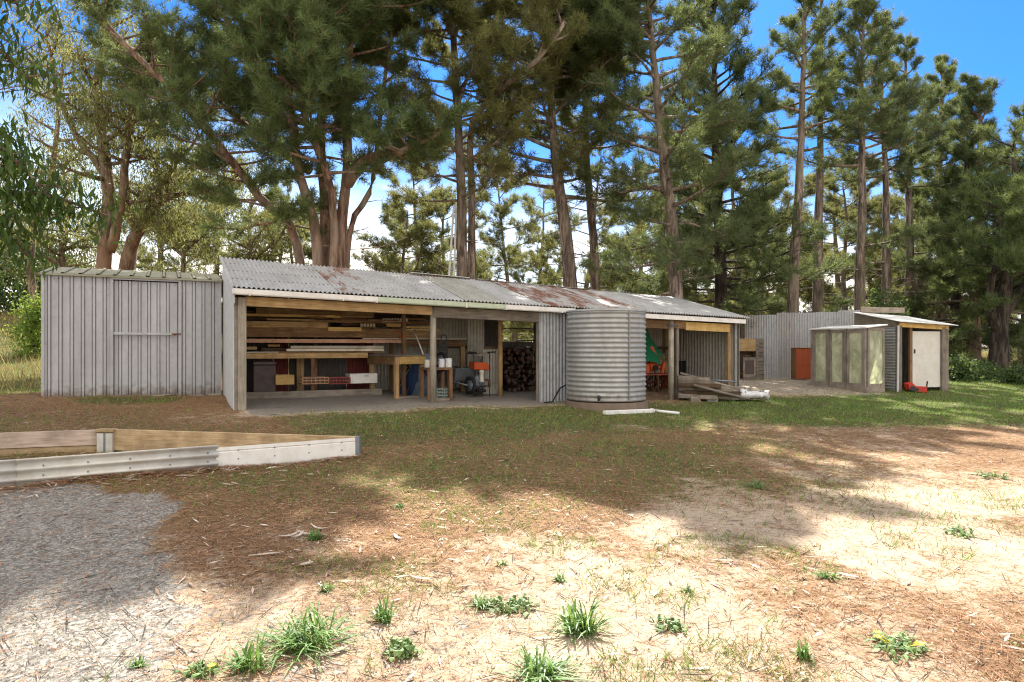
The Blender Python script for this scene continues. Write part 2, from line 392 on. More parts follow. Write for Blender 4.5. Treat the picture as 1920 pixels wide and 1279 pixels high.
# ================================================================== ground
def fnoise(x, y, sc, seed=0):
    """cheap smooth value noise"""
    x = np.asarray(x)*sc+seed*17.3; y = np.asarray(y)*sc+seed*9.1
    xi, yi = np.floor(x), np.floor(y); fx, fy = smooth(x-xi), smooth(y-yi)
    def h(a, b):
        t = np.sin(a*127.1+b*311.7+seed*5.3)*43758.5453; return t-np.floor(t)
    return (h(xi,yi)*(1-fx)+h(xi+1,yi)*fx)*(1-fy)+(h(xi,yi+1)*(1-fx)+h(xi+1,yi+1)*fx)*fy
def fbm(x, y, sc, seed=0):
    return .5*fnoise(x,y,sc,seed)+.3*fnoise(x,y,sc*2.1,seed+1)+.2*fnoise(x,y,sc*4.3,seed+2)
def masks(x, y):
    x = np.asarray(x,float); y = np.asarray(y,float)
    s, r = sr(x, y); n1 = fbm(x,y,.9,1); n2 = fbm(x,y,2.6,4)
    edge = np.interp(y, [2.0,2.8,3.5,4.4,5.2,5.9,6.4], [-1.55,-1.55,-1.62,-2.3,-2.72,-3.0,-3.5])+.7*(n2-.5)
    top = 6.0+.6*(n2-.5)+.12*(-x-3)
    gravel = smooth((edge-x)/.55+.5)*smooth((top-y)/.35+.5)
    gravel = np.maximum(gravel, .42*smooth((1.0-x+1.6*(n2-.5))/1.6)*smooth((4.5-y)/1.2)*(x > -3))
    shedg = np.exp(-((r+2.0+.6*(n1-.5))/1.65)**2)*smooth((s+.2)/1.5)*(.55+1.0*n1)
    shedg = np.maximum(shedg, .85*np.exp(-((r-1.55)/.5)**2)*smooth((s+2.7)/.5)*smooth((-.6-s)/.5))
    lawn = smooth((x-4.2-.25*(y-12))/2.2+.5)*smooth((y-11.3-.12*(x-6))/1.6+.5)*smooth((30-y)/6)
    lawn = lawn*(1-.92*smooth((x-4)/2)*smooth((9.6-x+.35*(y-18))/1.0)*smooth((y-15.2)/1.5))
    left = smooth((-8.4-x)/.8)*smooth((y-10)/2)
    mid = .55*smooth((y-4.8)/2)*smooth((11.5-y)/3)*smooth((5.2-x)/3)*n1*1.5
    far = smooth((y-40)/20)
    nearp = .62*smooth((fbm(x,y,1.7,40)-.54)/.10)*smooth((7.5-y)/2)*smooth((x+1.9)/.5)
    grass = np.clip(np.maximum.reduce([shedg*.95, lawn, left*.8, mid*.85, far, nearp*.6]), 0, 1)
    floor = smooth((r+.75+.7*(n2-.5))/.5)*smooth((2.6-r)/.1)*smooth((s+.1)/.3)*smooth((6.9-s)/.8)
    floor = np.maximum(floor, .55*smooth((x-4.6)/1)*smooth((10.2-x)/1)*smooth((y-15.4)/1.5)*smooth((23-y)/2))
    ndl_shade = .60+.35*(n1-.42)+.35*(n2-.45)+.35*np.exp(-((y-6.8)/1.7)**2)*smooth((1.5-x)/3)+.3*smooth((y-8)/2)*smooth((-4.5-x)/1.5)+.22*smooth((y-5.2)/1)*smooth((11-y)/2)*smooth((4-x)/2.5)  # needle litter; last term paints tree shade into the mid ground as darker litter
    bare = smooth((fbm(x,y,.55,9)-.44)/.12)*smooth((x+1.4)/2)*smooth((8.2-y)/2)
    ndl_shade = ndl_shade*(1-.42*bare)-.2*gravel
    return grass*(1-floor)*(1-gravel), np.clip(ndl_shade*(1-.8*floor),0,1), np.clip(gravel,0,1), np.clip(floor,0,1)

xs = np.concatenate([-np.geomspace(900,16,16)[:-1], np.arange(-16,22,.10), np.geomspace(22,900,16)])
ys = np.concatenate([[-60,-20,-8,-3], np.arange(-1,26,.10), np.geomspace(26,1500,30)])
X, Y = np.meshgrid(xs, ys); nx, ny = len(xs), len(ys)
Zg = gz(X, Y)+.03*(fbm(X,Y,2.2,21)-.5)+.02*(fbm(X,Y,.8,31)-.5)
vs = np.stack([X,Y,Zg],-1).reshape(-1,3)
i, j = np.meshgrid(np.arange(nx-1), np.arange(ny-1)); q = (j*nx+i).ravel()
fs = np.stack([q,q+1,q+nx+1,q+nx],-1)
me = bpy.data.meshes.new('ground'); me.from_pydata(vs.tolist(), [], fs.tolist())
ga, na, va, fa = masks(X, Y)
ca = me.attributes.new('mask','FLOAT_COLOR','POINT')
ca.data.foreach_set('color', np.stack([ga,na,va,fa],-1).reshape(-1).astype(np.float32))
me.polygons.foreach_set('use_smooth',[True]*len(me.polygons))
ground = bpy.data.objects.new('ground', me); COL.objects.link(ground)
tag(ground, 'sandy ground with pine litter, worn grass and grey gravel in front of the sheds', 'ground', kind='structure')
m, nt, b = newmat('ground_soil'); b.inputs['Roughness'].default_value = .95; b.inputs['Specular IOR Level'].default_value = .1
at_ = nd(nt,'ShaderNodeAttribute', attribute_name='mask'); sp = nd(nt,'ShaderNodeSeparateColor'); lk(nt, at_.outputs['Color'], sp.inputs[0])
vw = coords(nt,(1,1,1),'World')
fA = noise(nt, vw, 5.5, 8, .74); fB = noise(nt, vw, 22, 6, .7); fC = noise(nt, vw, 90, 3, .6)
fD = noise(nt, coords(nt,(1,.45,1),'World'), 60, 4, .7, 1.5)
fE = noise(nt, vw, 38, 5, .7)
fine = mth(nt,'ADD', mth(nt,'MULTIPLY',fB,.5), mth(nt,'MULTIPLY',fC,.5))
sand = ramp(nt, fine, [(.3,(.25,.17,.105)),(.5,(.47,.365,.26)),(.7,(.60,.50,.39))])
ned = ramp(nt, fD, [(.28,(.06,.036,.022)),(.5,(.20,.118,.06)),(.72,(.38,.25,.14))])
grs = ramp(nt, fine, [(.3,(.028,.030,.012)),(.5,(.095,.09,.036)),(.72,(.21,.17,.085))])
vor = nd(nt,'ShaderNodeTexVoronoi'); val(vor, Scale=55); lk(nt, vw, vor.inputs['Vector'])
grv = ramp(nt, mth(nt,'ADD',mth(nt,'MULTIPLY',vor.outputs['Color'],.6),mth(nt,'MULTIPLY',fC,.4)), [(.2,(.105,.096,.083)),(.5,(.25,.228,.195)),(.8,(.45,.415,.36))])
dst = ramp(nt, fine, [(.3,(.15,.13,.105)),(.7,(.34,.305,.26))])
def soft(maskout, nscale, lo, hi):
    t = mth(nt,'ADD', maskout, mth(nt,'MULTIPLY', mth(nt,'SUBTRACT', nscale, .5), 2.3)); return ramp(nt, t, [(lo,gray(0)),(hi,gray(1))])
mixn = mth(nt,'ADD', mth(nt,'MULTIPLY',fA,.5), mth(nt,'ADD', mth(nt,'MULTIPLY',fB,.3), mth(nt,'MULTIPLY',fE,.2)))
c = mix(nt, soft(sp.outputs[1], mixn, .36, .66), sand, ned)  # needle mask also carries the shade painted over the mid ground
c = mix(nt, soft(sp.outputs[2], mixn, .42, .58), c, grv)
c = mix(nt, soft(sp.outputs[0], mixn, .30, .62), c, grs)
c = mix(nt, soft(at_.outputs['Alpha'], mixn, .38, .62), c, dst)
lk(nt, c, b.inputs['Base Color'])
hh = mth(nt,'ADD', mth(nt,'MULTIPLY',fB,.6), mth(nt,'MULTIPLY',fD,.6)); bump(nt, b, hh, .8, .03)
me.materials.append(m)

# ------------------------------------------------------------------ loose litter, blades and stones lying on it (nobody could count them)
def field(n, y0, y1, p=1.0, xw=.84, xo=.6):
    """points on the ground, thinning with distance"""
    u = rng.random(n)
    y = y0*(y1/y0)**u if p == 1.0 else (y0**(1-p)+u*(y1**(1-p)-y0**(1-p)))**(1/(1-p))
    x = (rng.random(n)*2-1)*(xw*y+xo); return x, y
def gzn(x, y): return gz(x,y)+.03*(fbm(x,y,2.2,21)-.5)+.02*(fbm(x,y,.8,31)-.5)
def blades(name, x, y, hmin, hmax, wd, lean, mat, label, cat):
    n = len(x); z = gzn(x,y); h = hmin+(hmax-hmin)*rng.random(n)**1.6
    a = rng.random(n)*2*PI; dx, dy = np.cos(a)*wd, np.sin(a)*wd
    b2 = rng.random(n)*2*PI; lx, ly = np.cos(b2)*lean*h, np.sin(b2)*lean*h
    V = np.zeros((n,3,3)); base = np.stack([x,y,z-.005],-1)
    V[:,0] = base-np.stack([dx,dy,0*dx],-1); V[:,1] = base+np.stack([dx,dy,0*dx],-1); V[:,2] = base+np.stack([lx,ly,h],-1)
    tone = np.repeat(rng.random(n),3)
    o = npmesh(name, V, 3, mat, col=tone); return tag(o, label, cat, kind='stuff')
x, y = field(420000, 2.6, 26, .6); G_, N_, V_, F_ = masks(x, y); keep = rng.random(len(x)) < G_*(.35+1.0*fbm(x,y,1.5,3))
s_, r_ = sr(x,y); keep &= ~((r_ > -.1)&(r_ < 2.6)&(s_ > -.2)&(s_ < 11.2)); keep &= ~((r_>2.15)&(r_<4)&(s_>-3.1)&(s_<0))
x, y = x[keep], y[keep]; wdt = .0022+.00028*y
lawnish = (x > 4.0)&(y > 11)
dry = ((rng.random(len(x)) < .30)&~lawnish)
blades('grass', x[~dry], y[~dry], .02, .085, wdt[~dry], 1.0, GRASSM, 'short green grass growing in patches before the sheds', 'grass')
x2, y2 = field(60000, 2.6, 14, .9); G_, N_, V_, F_ = masks(x2,y2); k2 = rng.random(len(x2)) < (.10+.35*G_)*(1-F_)*(1-.8*V_)
x2 = np.concatenate([x[dry], x2[k2]]); y2 = np.concatenate([y[dry], y2[k2]])
blades('dry_grass', x2, y2, .015, .07, .0022+.00025*y2, 1.0, DRYG, 'dry straw coloured grass scattered over the litter', 'dry grass')
x3 = np.concatenate([-9.2-rng.random(22000)*16]); y3 = 11+rng.random(22000)**1.3*22
blades('meadow_grass', x3, y3, .08, .38, .006+.0004*y3, .45, DRYG, 'tall pale meadow grass on the rise beyond the grey shed', 'meadow grass')

def flats(name, x, y, lmin, lmax, wd, mat, label, cat, lift=.012, curl=.3):
    n = len(x); z = gzn(x,y)+.006+rng.random(n)*lift; l = (lmin+(lmax-lmin)*rng.random(n))/2; a = rng.random(n)*2*PI
    d = np.stack([np.cos(a),np.sin(a),(rng.random(n)-.5)*curl],-1)*l[:,None]
    sd = np.stack([-np.sin(a),np.cos(a),(rng.random(n)-.5)*.9],-1)*(wd*(.6+.8*rng.random(n)))[:,None]
    c0 = np.stack([x,y,z],-1); V = np.zeros((n,4,3)); V[:,0]=c0-d; V[:,1]=c0+sd; V[:,2]=c0+d; V[:,3]=c0-sd
    V[:,:,2] = np.maximum(V[:,:,2], (gzn(x,y)+.002)[:,None])
    return tag(npmesh(name, V, 4, mat, col=np.repeat(rng.random(n),4)), label, cat, kind='stuff')
x, y = field(120000, 2.5, 13, 1.0); G_, N_, V_, F_ = masks(x,y); k = rng.random(len(x)) < np.clip(N_*1.5-.35,0.02,1)*(1-.6*F_)*(1-.7*V_); x, y = x[k], y[k]
flats('pine_needle_litter', x, y, .05, .13, .0011+.00022*y, NEEDL, 'rust coloured fallen pine needles lying over the sand', 'pine needles', .014, .25)
x, y = field(2600, 2.6, 16, .6); G_, N_, V_, F_ = masks(x,y); k = rng.random(len(x)) < (.25+.6*smooth((3-x)/3))*(1-.8*V_); x, y = x[k], y[k]
flats('leaf_litter', x, y, .03, .13, .007, BARKL, 'pale fallen gum leaves and bark chips scattered on the ground', 'fallen leaves', .02, .5)
x, y = field(52000, 2.5, 7, 1.0); G_, N_, V_, F_ = masks(x,y); k = rng.random(len(x)) < V_*.95; x, y = x[k], y[k]; n = len(x)
z = gzn(x,y); rad = .0025+.006*rng.random(n)**2.4; cc = np.stack([x,y,z+rad*.2],-1)
dirs = np.array([[1,0,-.3],[-.5,.87,-.3],[-.5,-.87,-.3],[0,0,1]],float); tri = [(0,1,3),(1,2,3),(2,0,3)]
P = cc[:,None,:]+dirs[None]*rad[:,None,None]*(0.6+.8*rng.random((n,4,1))); ang = rng.random(n)*2*PI
rel = P-cc[:,None,:]; ca_, sa_ = np.cos(ang)[:,None], np.sin(ang)[:,None]
P = cc[:,None,:]+np.stack([rel[...,0]*ca_-rel[...,1]*sa_, rel[...,0]*sa_+rel[...,1]*ca_, rel[...,2]*.8],-1)
V = np.stack([P[:,list(t)] for t in tri],1).reshape(-1,3)
tag(npmesh('gravel', V, 3, STONE, col=np.repeat(rng.random(n),9)), 'grey crushed gravel on the edge of the driveway', 'gravel', kind='stuff')

x, y = field(1500, 2.6, 14, .7); flats('twig_litter', x, y, .08, .34, .0022+.0002*y, BK_DRK, 'dark fallen twigs strewn over the litter', 'twigs', .012, .15)
x, y = field(9000, 2.6, 10, .9); G_, N_, V_, F_ = masks(x,y); k = rng.random(len(x)) < (.15+.6*N_)*(1-.85*V_); flats('bark_chip_litter', x[k], y[k], .012, .045, .004, BARKL, 'small bark chips and cone scales among the needles', 'bark chips', .01, .5)

n = 5200; t_ = rng.random(n); q_ = rng.normal(size=n)**2*.07; fx, fy = -1.795+(-5.35+1.795)*t_, 7.79+(5.62-7.79)*t_; x, y = fx+.52*(.06+q_), fy-.85*(.06+q_)
flats('needle_drift', x, y, .06, .14, .0024, NEEDL, 'drift of rusty pine needles banked against the raised bed', 'pine needles', .03, .3)
n = 260; t_ = rng.random(n); q_ = rng.normal(size=n)**2*.1; fx, fy = -1.795+(-5.35+1.795)*t_, 7.79+(5.62-7.79)*t_; flats('leaf_drift', fx+.52*(.08+q_), fy-.85*(.08+q_), .06, .2, .008, BARKL, 'bark and gum leaves fallen along the raised bed', 'fallen leaves', .03, .4)
# ================================================================== the open-fronted shed (local frame: x along, y back, z up)
def ze(s): return 2.36-.0245*s
def zr(s): return 3.15-.036*s
RE, RR, SL, SRR = -.17, 2.47, -.18, 11.35
def zroof(s, r): k = (r-RE)/(RR-RE); return ze(s)*(1-k)+zr(s)*k
def zf(s, r): p = L(s, r); return g(p.x, p.y)
shed = thing('open_shed', 'long open fronted shed of grey posts under a rusty corrugated roof with a white gutter', 'shed', L(0,0,0), A)
def roofsheet(s0, s1, mat, lift=0.0, rcut=RE, label=None):
    m = MB(); pr = sine(s1-s0+.05, .076, .015, 8, s0)
    m.sheet((0,0,0), (1,0,0), (0,0,1), lambda t: (0,rcut,zroof(t,rcut)+lift), lambda t: (0,RR,zroof(t,RR)+lift+.005*math.sin(t*3)), pr, 6)
    o = m.build('roof_sheet', mat, shed, smooth=True)
    if label: o['label'] = label
for k, (s0, s1, mt, lf, lb) in enumerate([(SL,1.55,GALV,0,None),(1.55,2.3,GALVR2,.006,'roof sheet with small rust blotches'),(2.3,3.9,GALV,-.002,None),(3.9,4.75,GALVM,.005,'mossy greenish roof sheet'),
        (4.75,5.65,GALV,0,None),(5.65,7.55,GALVR,.006,'badly rusted roof sheet'),(7.55,8.35,GALVR2,.0,'roof sheet with a rusty streak'),(8.35,SRR,GALV,.006,None)]):
    roofsheet(s0, s1, mt, lf, RE-.01*(k%2), lb)
m = MB(); m.beam((3.7,RR-.01,zr(3.7)+.02),(5.1,RR-.01,zr(5.1)+.02),.30,.012); m.build('ridge_flashing', FIBRO, shed)
m = MB(); m.beam((5.3,RR,zr(5.3)+.012),(9.2,RR,zr(9.2)+.012),.18,.010); m.build('ridge_flashing', GALVR2, shed)
# gutter in three lengths, then a bare fascia
def gut(s0, s1, mat, lb):
    m = MB()
    for a, b2 in ((s0,s1),):
        pr = [(-.155,-.03),(-.155,-.115),(-.17,-.128),(-.255,-.128),(-.27,-.11),(-.275,-.03),(-.268,-.03),(-.262,-.105),(-.165,-.105),(-.163,-.03)]
        P = [(a,y,ze(a)+z) for y,z in pr]; Q = [(b2,y,ze(b2)+z) for y,z in pr]; n = len(pr)
        m.add(P+Q, [(i,(i+1)%n,n+(i+1)%n,n+i) for i in range(n)]+[tuple(range(n-1,-1,-1)),tuple(range(n,2*n))])
    o = m.build('gutter', mat, shed); o['label'] = lb
s1g, s2g, s3g = S(705,-.2), S(946,-.2), S(1076,-.2)
gut(-.16, s1g, WHITE, 'white gutter length'); gut(s1g+.002, s2g, GREENG, 'pale green gutter length'); gut(s2g+.002, s3g, WHITE, 'white gutter length')
for s in (.1, 1.6, s1g, 3.9, s2g, 6.0): m = MB(); m.box(s-.012,s+.012,-.281,-.15,ze(s)-.135,ze(s)-.045); m.build('gutter_bracket', WHITE, shed)
m = MB(); m.beam((s3g,-.145,ze(s3g)-.085),(SRR-.12,-.145,ze(SRR-.12)-.085),.025,.10); m.build('fascia', WHITE, shed)
# posts
def post(u, r, w, top=None, mat=W_POST, name='post', d=None, lean=0.0, s=None):
    s = S(u, r) if s is None else s; z0 = zf(s,r)-.1; z1 = (zroof(s,r)-.12 if top is None else top); m = MB()
    if d is None: m.tube([(s,r,z0),(s+lean*.5,r,(z0+z1)/2),(s+lean,r,z1)], [w/2*1.04,w/2,w/2*.96], 12)
    else: m.box(s-w/2,s+w/2,r-d/2,r+d/2,z0,z1)
    return m.build(name, mat, shed, smooth=(d is None), bevel=.006 if d else 0)
post(453.5,.03,.13, ze(0)-.15, d=.12); post(812,.05,.125, ze(3.3)-.15); post(1258,.03,.13, ze(9)-.13); post(1268.5,.03,.07, ze(9)-.22, W_OLDZ, d=.09)
post(1366.5,.04,.11, ze(10.8)-.14, W_TANZ, d=.07)
post(757,1.2,.075, None, W_BRNZ, d=.075); post(938,1.0,.105, None, W_TANZ); post(1249,2.3,.12, None, W_TANZ, d=.10); post(1008,.06,.05,ze(5.6)-.13,W_OLDZ,d=.06)
m = MB(); m.box(-.105,-.02,.0,.07,zf(0,0)-.05,ze(0)-.15); m.build('corner_stud', W_OLDZ, shed, bevel=.004)
s = S(1263,-.03); m = MB()
for k in range(3):
    zz = 1.86+.02*k; m.tube([(s+.16*math.cos(t*PI/6)-.0,.03+.11*math.sin(t*PI/6),zz+.01*math.sin(t)) for t in range(13)], .006, 6)
m.build('wire_tie', GREYM, shed)
# front beams
def hbeam(s0, s1, r, ztop, h, d, mat, name='front_beam'):
    m = MB(); m.beam((s0,r,ztop(s0)-h/2),(s1,r,ztop(s1)-h/2),d,h); return m.build(name, mat, shed, bevel=.004)
sA, sB, sC, sD = S(812,.0), S(1008,0), S(1258,0), S(1285,0)
hbeam(.06, sA-.005, .03, lambda s: ze(s)-.13, .16, .05, W_TAN)
hbeam(sA+.002, sB+.05, .0, lambda s: ze(s)-.13, .20, .05, W_OLD)
hbeam(sB+.1, sC, .03, lambda s: ze(s)-.14, .20, .05, W_BRN)
hbeam(sC+.08, sD, .0, lambda s: ze(s)-.13, .19, .05, W_BRN); hbeam(sD+.002, S(1364,0)+.05, .0, lambda s: ze(s)-.16, .19, .05, W_YEL)
# rafters and purlins
for k in range(10):
    s = .1+k*1.2; m = MB(); m.beam((s,-.12,zroof(s,-.12)-.075),(s,RR-.06,zroof(s,RR-.06)-.075),.045,.09); m.build('rafter', W_BRN, shed)
for r in (.55,1.25,1.95):
    m = MB(); m.beam((-.1,r,zroof(0,r)-.022),(11.1,r,zroof(11.1,r)-.022),.06,.03); m.build('purlin', W_BRN, shed)
# left end wall (pale flat sheet outside)
m = MB(); m.prism([(-.125,.0,zf(0,0)-.06),(-.125,2.45,zf(0,2.4)-.1),(-.125,2.45,zroof(0,2.45)-.03),(-.125,-.12,zroof(0,-.12)-.03),(-.125,-.12,ze(0)-.25),(-.125,.0,ze(0)-.3)],(.015,0,0)); m.build('end_wall', FIBRO, shed)
# back wall in lengths, with the opening in the wood bay
def wall(s0, s1, r, z0, z1, mat, name='back_wall', period=.076, amp=.013, lb=None):
    m = MB(); m.sheet((0,r,0),(1,0,0),(0,1,0), lambda t: (0,0,z0(t) if callable(z0) else z0), lambda t: (0,0,z1(t) if callable(z1) else z1), sine(s1-s0,period,amp,6,s0), 2)
    o = m.build(name, mat, shed, smooth=True)
    if lb: o['label'] = lb
    return o
top = lambda t: zroof(t,2.42)-.01
RB = 2.42
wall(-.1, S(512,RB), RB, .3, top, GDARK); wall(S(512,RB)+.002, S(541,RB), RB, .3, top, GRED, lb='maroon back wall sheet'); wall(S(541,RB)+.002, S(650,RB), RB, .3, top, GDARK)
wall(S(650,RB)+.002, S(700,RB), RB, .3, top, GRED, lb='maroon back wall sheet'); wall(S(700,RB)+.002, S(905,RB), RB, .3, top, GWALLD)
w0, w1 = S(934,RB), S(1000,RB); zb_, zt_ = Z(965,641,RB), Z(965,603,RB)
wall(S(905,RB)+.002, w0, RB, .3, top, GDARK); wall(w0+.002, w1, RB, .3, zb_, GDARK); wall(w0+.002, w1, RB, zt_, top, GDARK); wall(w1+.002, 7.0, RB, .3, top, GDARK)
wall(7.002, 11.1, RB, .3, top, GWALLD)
# right end wall (sheets run front to back)
m = MB(); m.sheet((11.12,0,0),(0,1,0),(1,0,0), lambda t: (0,0,.42), lambda t: (0,0,zroof(11.1,t)-.03), sine(2.40,.105,.024,8,.02), 2); m.build('end_wall', GWALLD, shed, smooth=True)
m = MB(); m.box(11.14,11.16,-.02,.16,.35,ze(11.2)-.14); m.build('corner_flashing', GREYM, shed)
m = MB(); m.beam((11.09,.05,1.98),(11.09,2.35,2.0),.04,.09); m.build('wall_rail', W_BRN, shed)
m = MB(); m.beam((11.07,.22,.4),(11.07,.22,2.05),.03,.12,(0,1,0)); m.build('wall_stud', W_BRNZ, shed)
# front panel beside the tank
wall(S(1010,-.02), S(1105,-.02), -.02, lambda t: zf(t,-.02)-.05, lambda t: ze(t)-.13, GWALL, 'front_panel')
# partitions between the workshop and the wood bay
pa0, pa1 = S(876,1.9), S(908,1.9)
wall(pa0, pa1, 1.9, zf(pa0,1.9)-.05, lambda t: zroof(t,1.9)-.1, GWALLD, 'partition')
pb0, pb1 = S(906,1.25), S(935,1.25)
wall(pb0, pb1, 1.25, zf(pb0,1.25)-.05, Z(920,652,1.25), GWALLD, 'partition')
m = MB(); m.beam((S(908,1.2),1.2,Z(908,652,1.2)),(S(938,1.2),1.2,Z(938,652,1.2)),.05,.05); m.build('partition_rail', W_DRK, shed)
m = MB(); m.beam((S(835,RB-.05),RB-.05,Z(850,650,RB-.05)),(S(875,RB-.05),RB-.05,Z(850,650,RB-.05)),.05,.08); m.build('wall_rail', W_DRK, shed)

# ================================================================== what the shed holds
def board(u0, u1, v0, v1, r, d, mat, label, group=None, name='plank', cat='plank', tilt=0.0):
    s0, s1 = S(u0,r), S(u1,r); um = (u0+u1)/2; z1, z0 = Z(um,v0,r), Z(um,v1,r); l = s1-s0; h = max(.012, z1-z0)
    m = MB(); m.box(-l/2,l/2,-d/2,d/2,0,h)
    o = m.build(name, mat, bevel=.003, loc=L((s0+s1)/2,r+d/2,z0), rot=(random.uniform(-.01,.01), tilt, A)); return tag(o, label, cat, group)
RK = 1.55
rack = thing('timber_rack', 'rough timber storage rack filling the back of the open shed', 'rack', L(0,RK,zf(1.5,RK)), A)
rz = zf(1.5,RK)
def rk(name, s0,s1,y0,y1,z0,z1,mat): m = MB(); m.box(s0,s1,y0,y1,z0-rz,z1-rz); return m.build(name, mat, rack, bevel=.004)
sh1t, sh1b = Z(600,636,RK), Z(600,643,RK); sh2t, sh2b = Z(580,662,RK), Z(580,671,RK)
rs1, rs2 = S(690,RK), S(874,RK)
rk('shelf', .02, rs2, .03, .82, sh1t-.03, sh1t-.005, W_DRK); rk('shelf_edge', .02, S(757,RK), .0, .03, sh1b, sh1t, REDSH)
rk('shelf_edge', S(757,RK)+.01, rs2, .0, .03, sh1b-.07, sh1t-.02, W_BRN)
rk('shelf', .02, rs1, .05, .82, sh2t-.03, sh2t, W_DRK); rk('shelf_edge', .02, rs1, .0, .05, sh2b-.01, sh2t-.001, W_TAN)
for u in (588, 570, 577): s = S(u,RK); rr = 0.002 if u == 588 else .55; rk('upright', s-.035, s+.035, rr+.05, rr+.12, zf(s,RK)-.02, sh2t-.031, W_TANZ if u != 588 else W_BRNZ)
rk('upright', rs2-.1, rs2, .05, .13, zf(rs2,RK)-.05, sh1t-.031, W_TANZ)
for s in (.03, 1.6, 3.2): rk('upright', s, s+.06, .70, .78, zf(s,2.2)-.02, 2.35, W_BRNZ)
m = MB(); m.box(0, S(716,1.45)-.05, 0, .10, 0, .17); tag(m.build('sleeper', W_OLD, bevel=.006, loc=L(.05,1.42,zf(1.2,1.45)-.04), rot=A), 'long grey sleeper on the dirt under the storage rack', 'sleeper')
# --- stacked boards above the upper shelf
GB = 'boards stacked on the upper shelf of the rack'
board(461,752,615,632.5,1.62,.05,W_BRN,'widest brown board standing on edge at the foot of the upper stack',GB)
board(461,615,603,614,1.64,.05,W_TAN,'pale tan board on edge at the left of the upper stack',GB)
board(615.5,678,613.5,621,1.60,.045,W_YEL,'short pale board sticking forward in the middle of the upper stack',GB)
board(461,642,589.5,594.5,1.70,.05,W_YEL,'thin yellowish batten high in the upper stack',GB)
board(480,702,579.5,590,1.78,.05,W_TAN,'long mid brown board near the top of the upper stack',GB)
board(624,716,597,604,1.70,.05,W_BRN,'dark red brown short board left of the row of pale jars',GB)
board(725,752,607,613,1.62,.05,W_YEL,'short yellow offcut beside the rear post',GB)
board(759,808,612,615.5,1.62,.06,W_YEL,'yellow batten right of the rear post, upper of two',GB); board(759,826,617,620,1.60,.06,W_YEL,'yellow batten right of the rear post, lower of two',GB)
board(759,806,621,634,1.68,.04,W_TAN,'tan board on edge right of the rear post',GB)
board(460,690,596,602,1.80,.06,W_DRK,'dark board sandwiched in the middle of the upper stack',GB)
DS = 'dark rough sawn board packed at the back of the rack'; DP = 'pale rough sawn board packed among the dark boards of the rack'
def dsb(mt): return (DP,'pale boards packed in the rack') if mt in (W_TAN,W_YEL,W_OLD) else (DS,'dark boards packed at the back of the rack')
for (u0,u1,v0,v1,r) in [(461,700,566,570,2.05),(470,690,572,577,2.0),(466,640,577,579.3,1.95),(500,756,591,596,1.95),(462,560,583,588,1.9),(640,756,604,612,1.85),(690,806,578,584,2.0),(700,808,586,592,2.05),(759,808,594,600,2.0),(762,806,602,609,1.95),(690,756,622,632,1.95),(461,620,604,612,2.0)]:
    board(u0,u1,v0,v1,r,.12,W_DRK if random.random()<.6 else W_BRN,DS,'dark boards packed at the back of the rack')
for _ in range(16):
    u0=random.uniform(461,700); board(u0,u0+random.uniform(60,240)*.9,0+(v_:=random.uniform(566,630)),v_+random.uniform(2.5,6),random.uniform(1.58,1.85),.05,mt:=random.choice([W_BRN,W_TAN,W_DRK,W_OLD]),*dsb(mt))
for (u0,u1,v0,v1,mt) in [(463,530,571,574,W_TAN),(560,640,584,588,W_BRN),(500,590,598,601,W_TAN),(640,700,592,595.5,W_TAN),(690,748,599,602,W_BRN),(655,720,617,621,W_TAN),(470,505,611,614,W_YEL),(580,612,594,597,W_BRN),(764,806,586,589,W_TAN),(762,800,597,600,W_BRN)]: board(u0,u1,v0,v1,random.uniform(1.56,1.66),.05,mt,*dsb(mt))
board(680,875,634.2,636,1.56,.05,W_CRM,'thin pale batten lying along the front lip of the upper shelf',None)
# --- on the lower shelf
GL = 'battens lying on the lower shelf'
board(545,720,648.5,653.5,1.66,.05,W_CRM,'upper of the two long white battens on the lower shelf',GL); board(537,720,654,658.5,1.62,.05,W_CRM,'lower of the two long white battens on the lower shelf',GL)
board(460,522,659.5,661.5,1.58,.06,W_CRM,'short thin white batten at the left end of the lower shelf',GL)
board(502,525,646,650,1.9,.06,W_YEL,'short yellow offcut at the back of the lower shelf',GL); board(461,482,650,656,1.75,.06,W_TAN,'stubby tan offcut at the left of the lower shelf',GL)
board(515,722,659,661.5,1.7,.1,W_TAN,'flat brown plank under the white battens',GL); board(490,560,653,658,1.95,.08,W_DRK,'dark plank behind the white battens',GL)
# --- jars
def jar(u, v0, v1, r, rad, mats, label, group):
    z1, z0 = Z(u,v0,r), Z(u,v1,r); h = z1-z0; m = MB(); m.lathe([(0,0),(rad,0),(rad,h*.7),(rad*.8,h*.82),(rad*.8,h*.84)],14); o = m.build('jar', mats[0], loc=L(S(u,r),r,z0), smooth=True); tag(o,label,'jar',group)
    m = MB(); m.lathe([(rad*.86,h*.8),(rad*.86,h),(0,h)],14); m.build('lid', mats[1], o, smooth=True)
for k in range(9): jar(719+k*5.4, 597, 603.5, 1.62, .026, (JARW,JARW), 'small pale jar in the upper row of jars above the shelf','pale jars hung in a row')
for k in range(5): jar(678+k*5.8, 605, 614, 1.60, .028, (JARG,RUSTM), 'dusty amber jar in the lower row of jars','amber jars in a row')
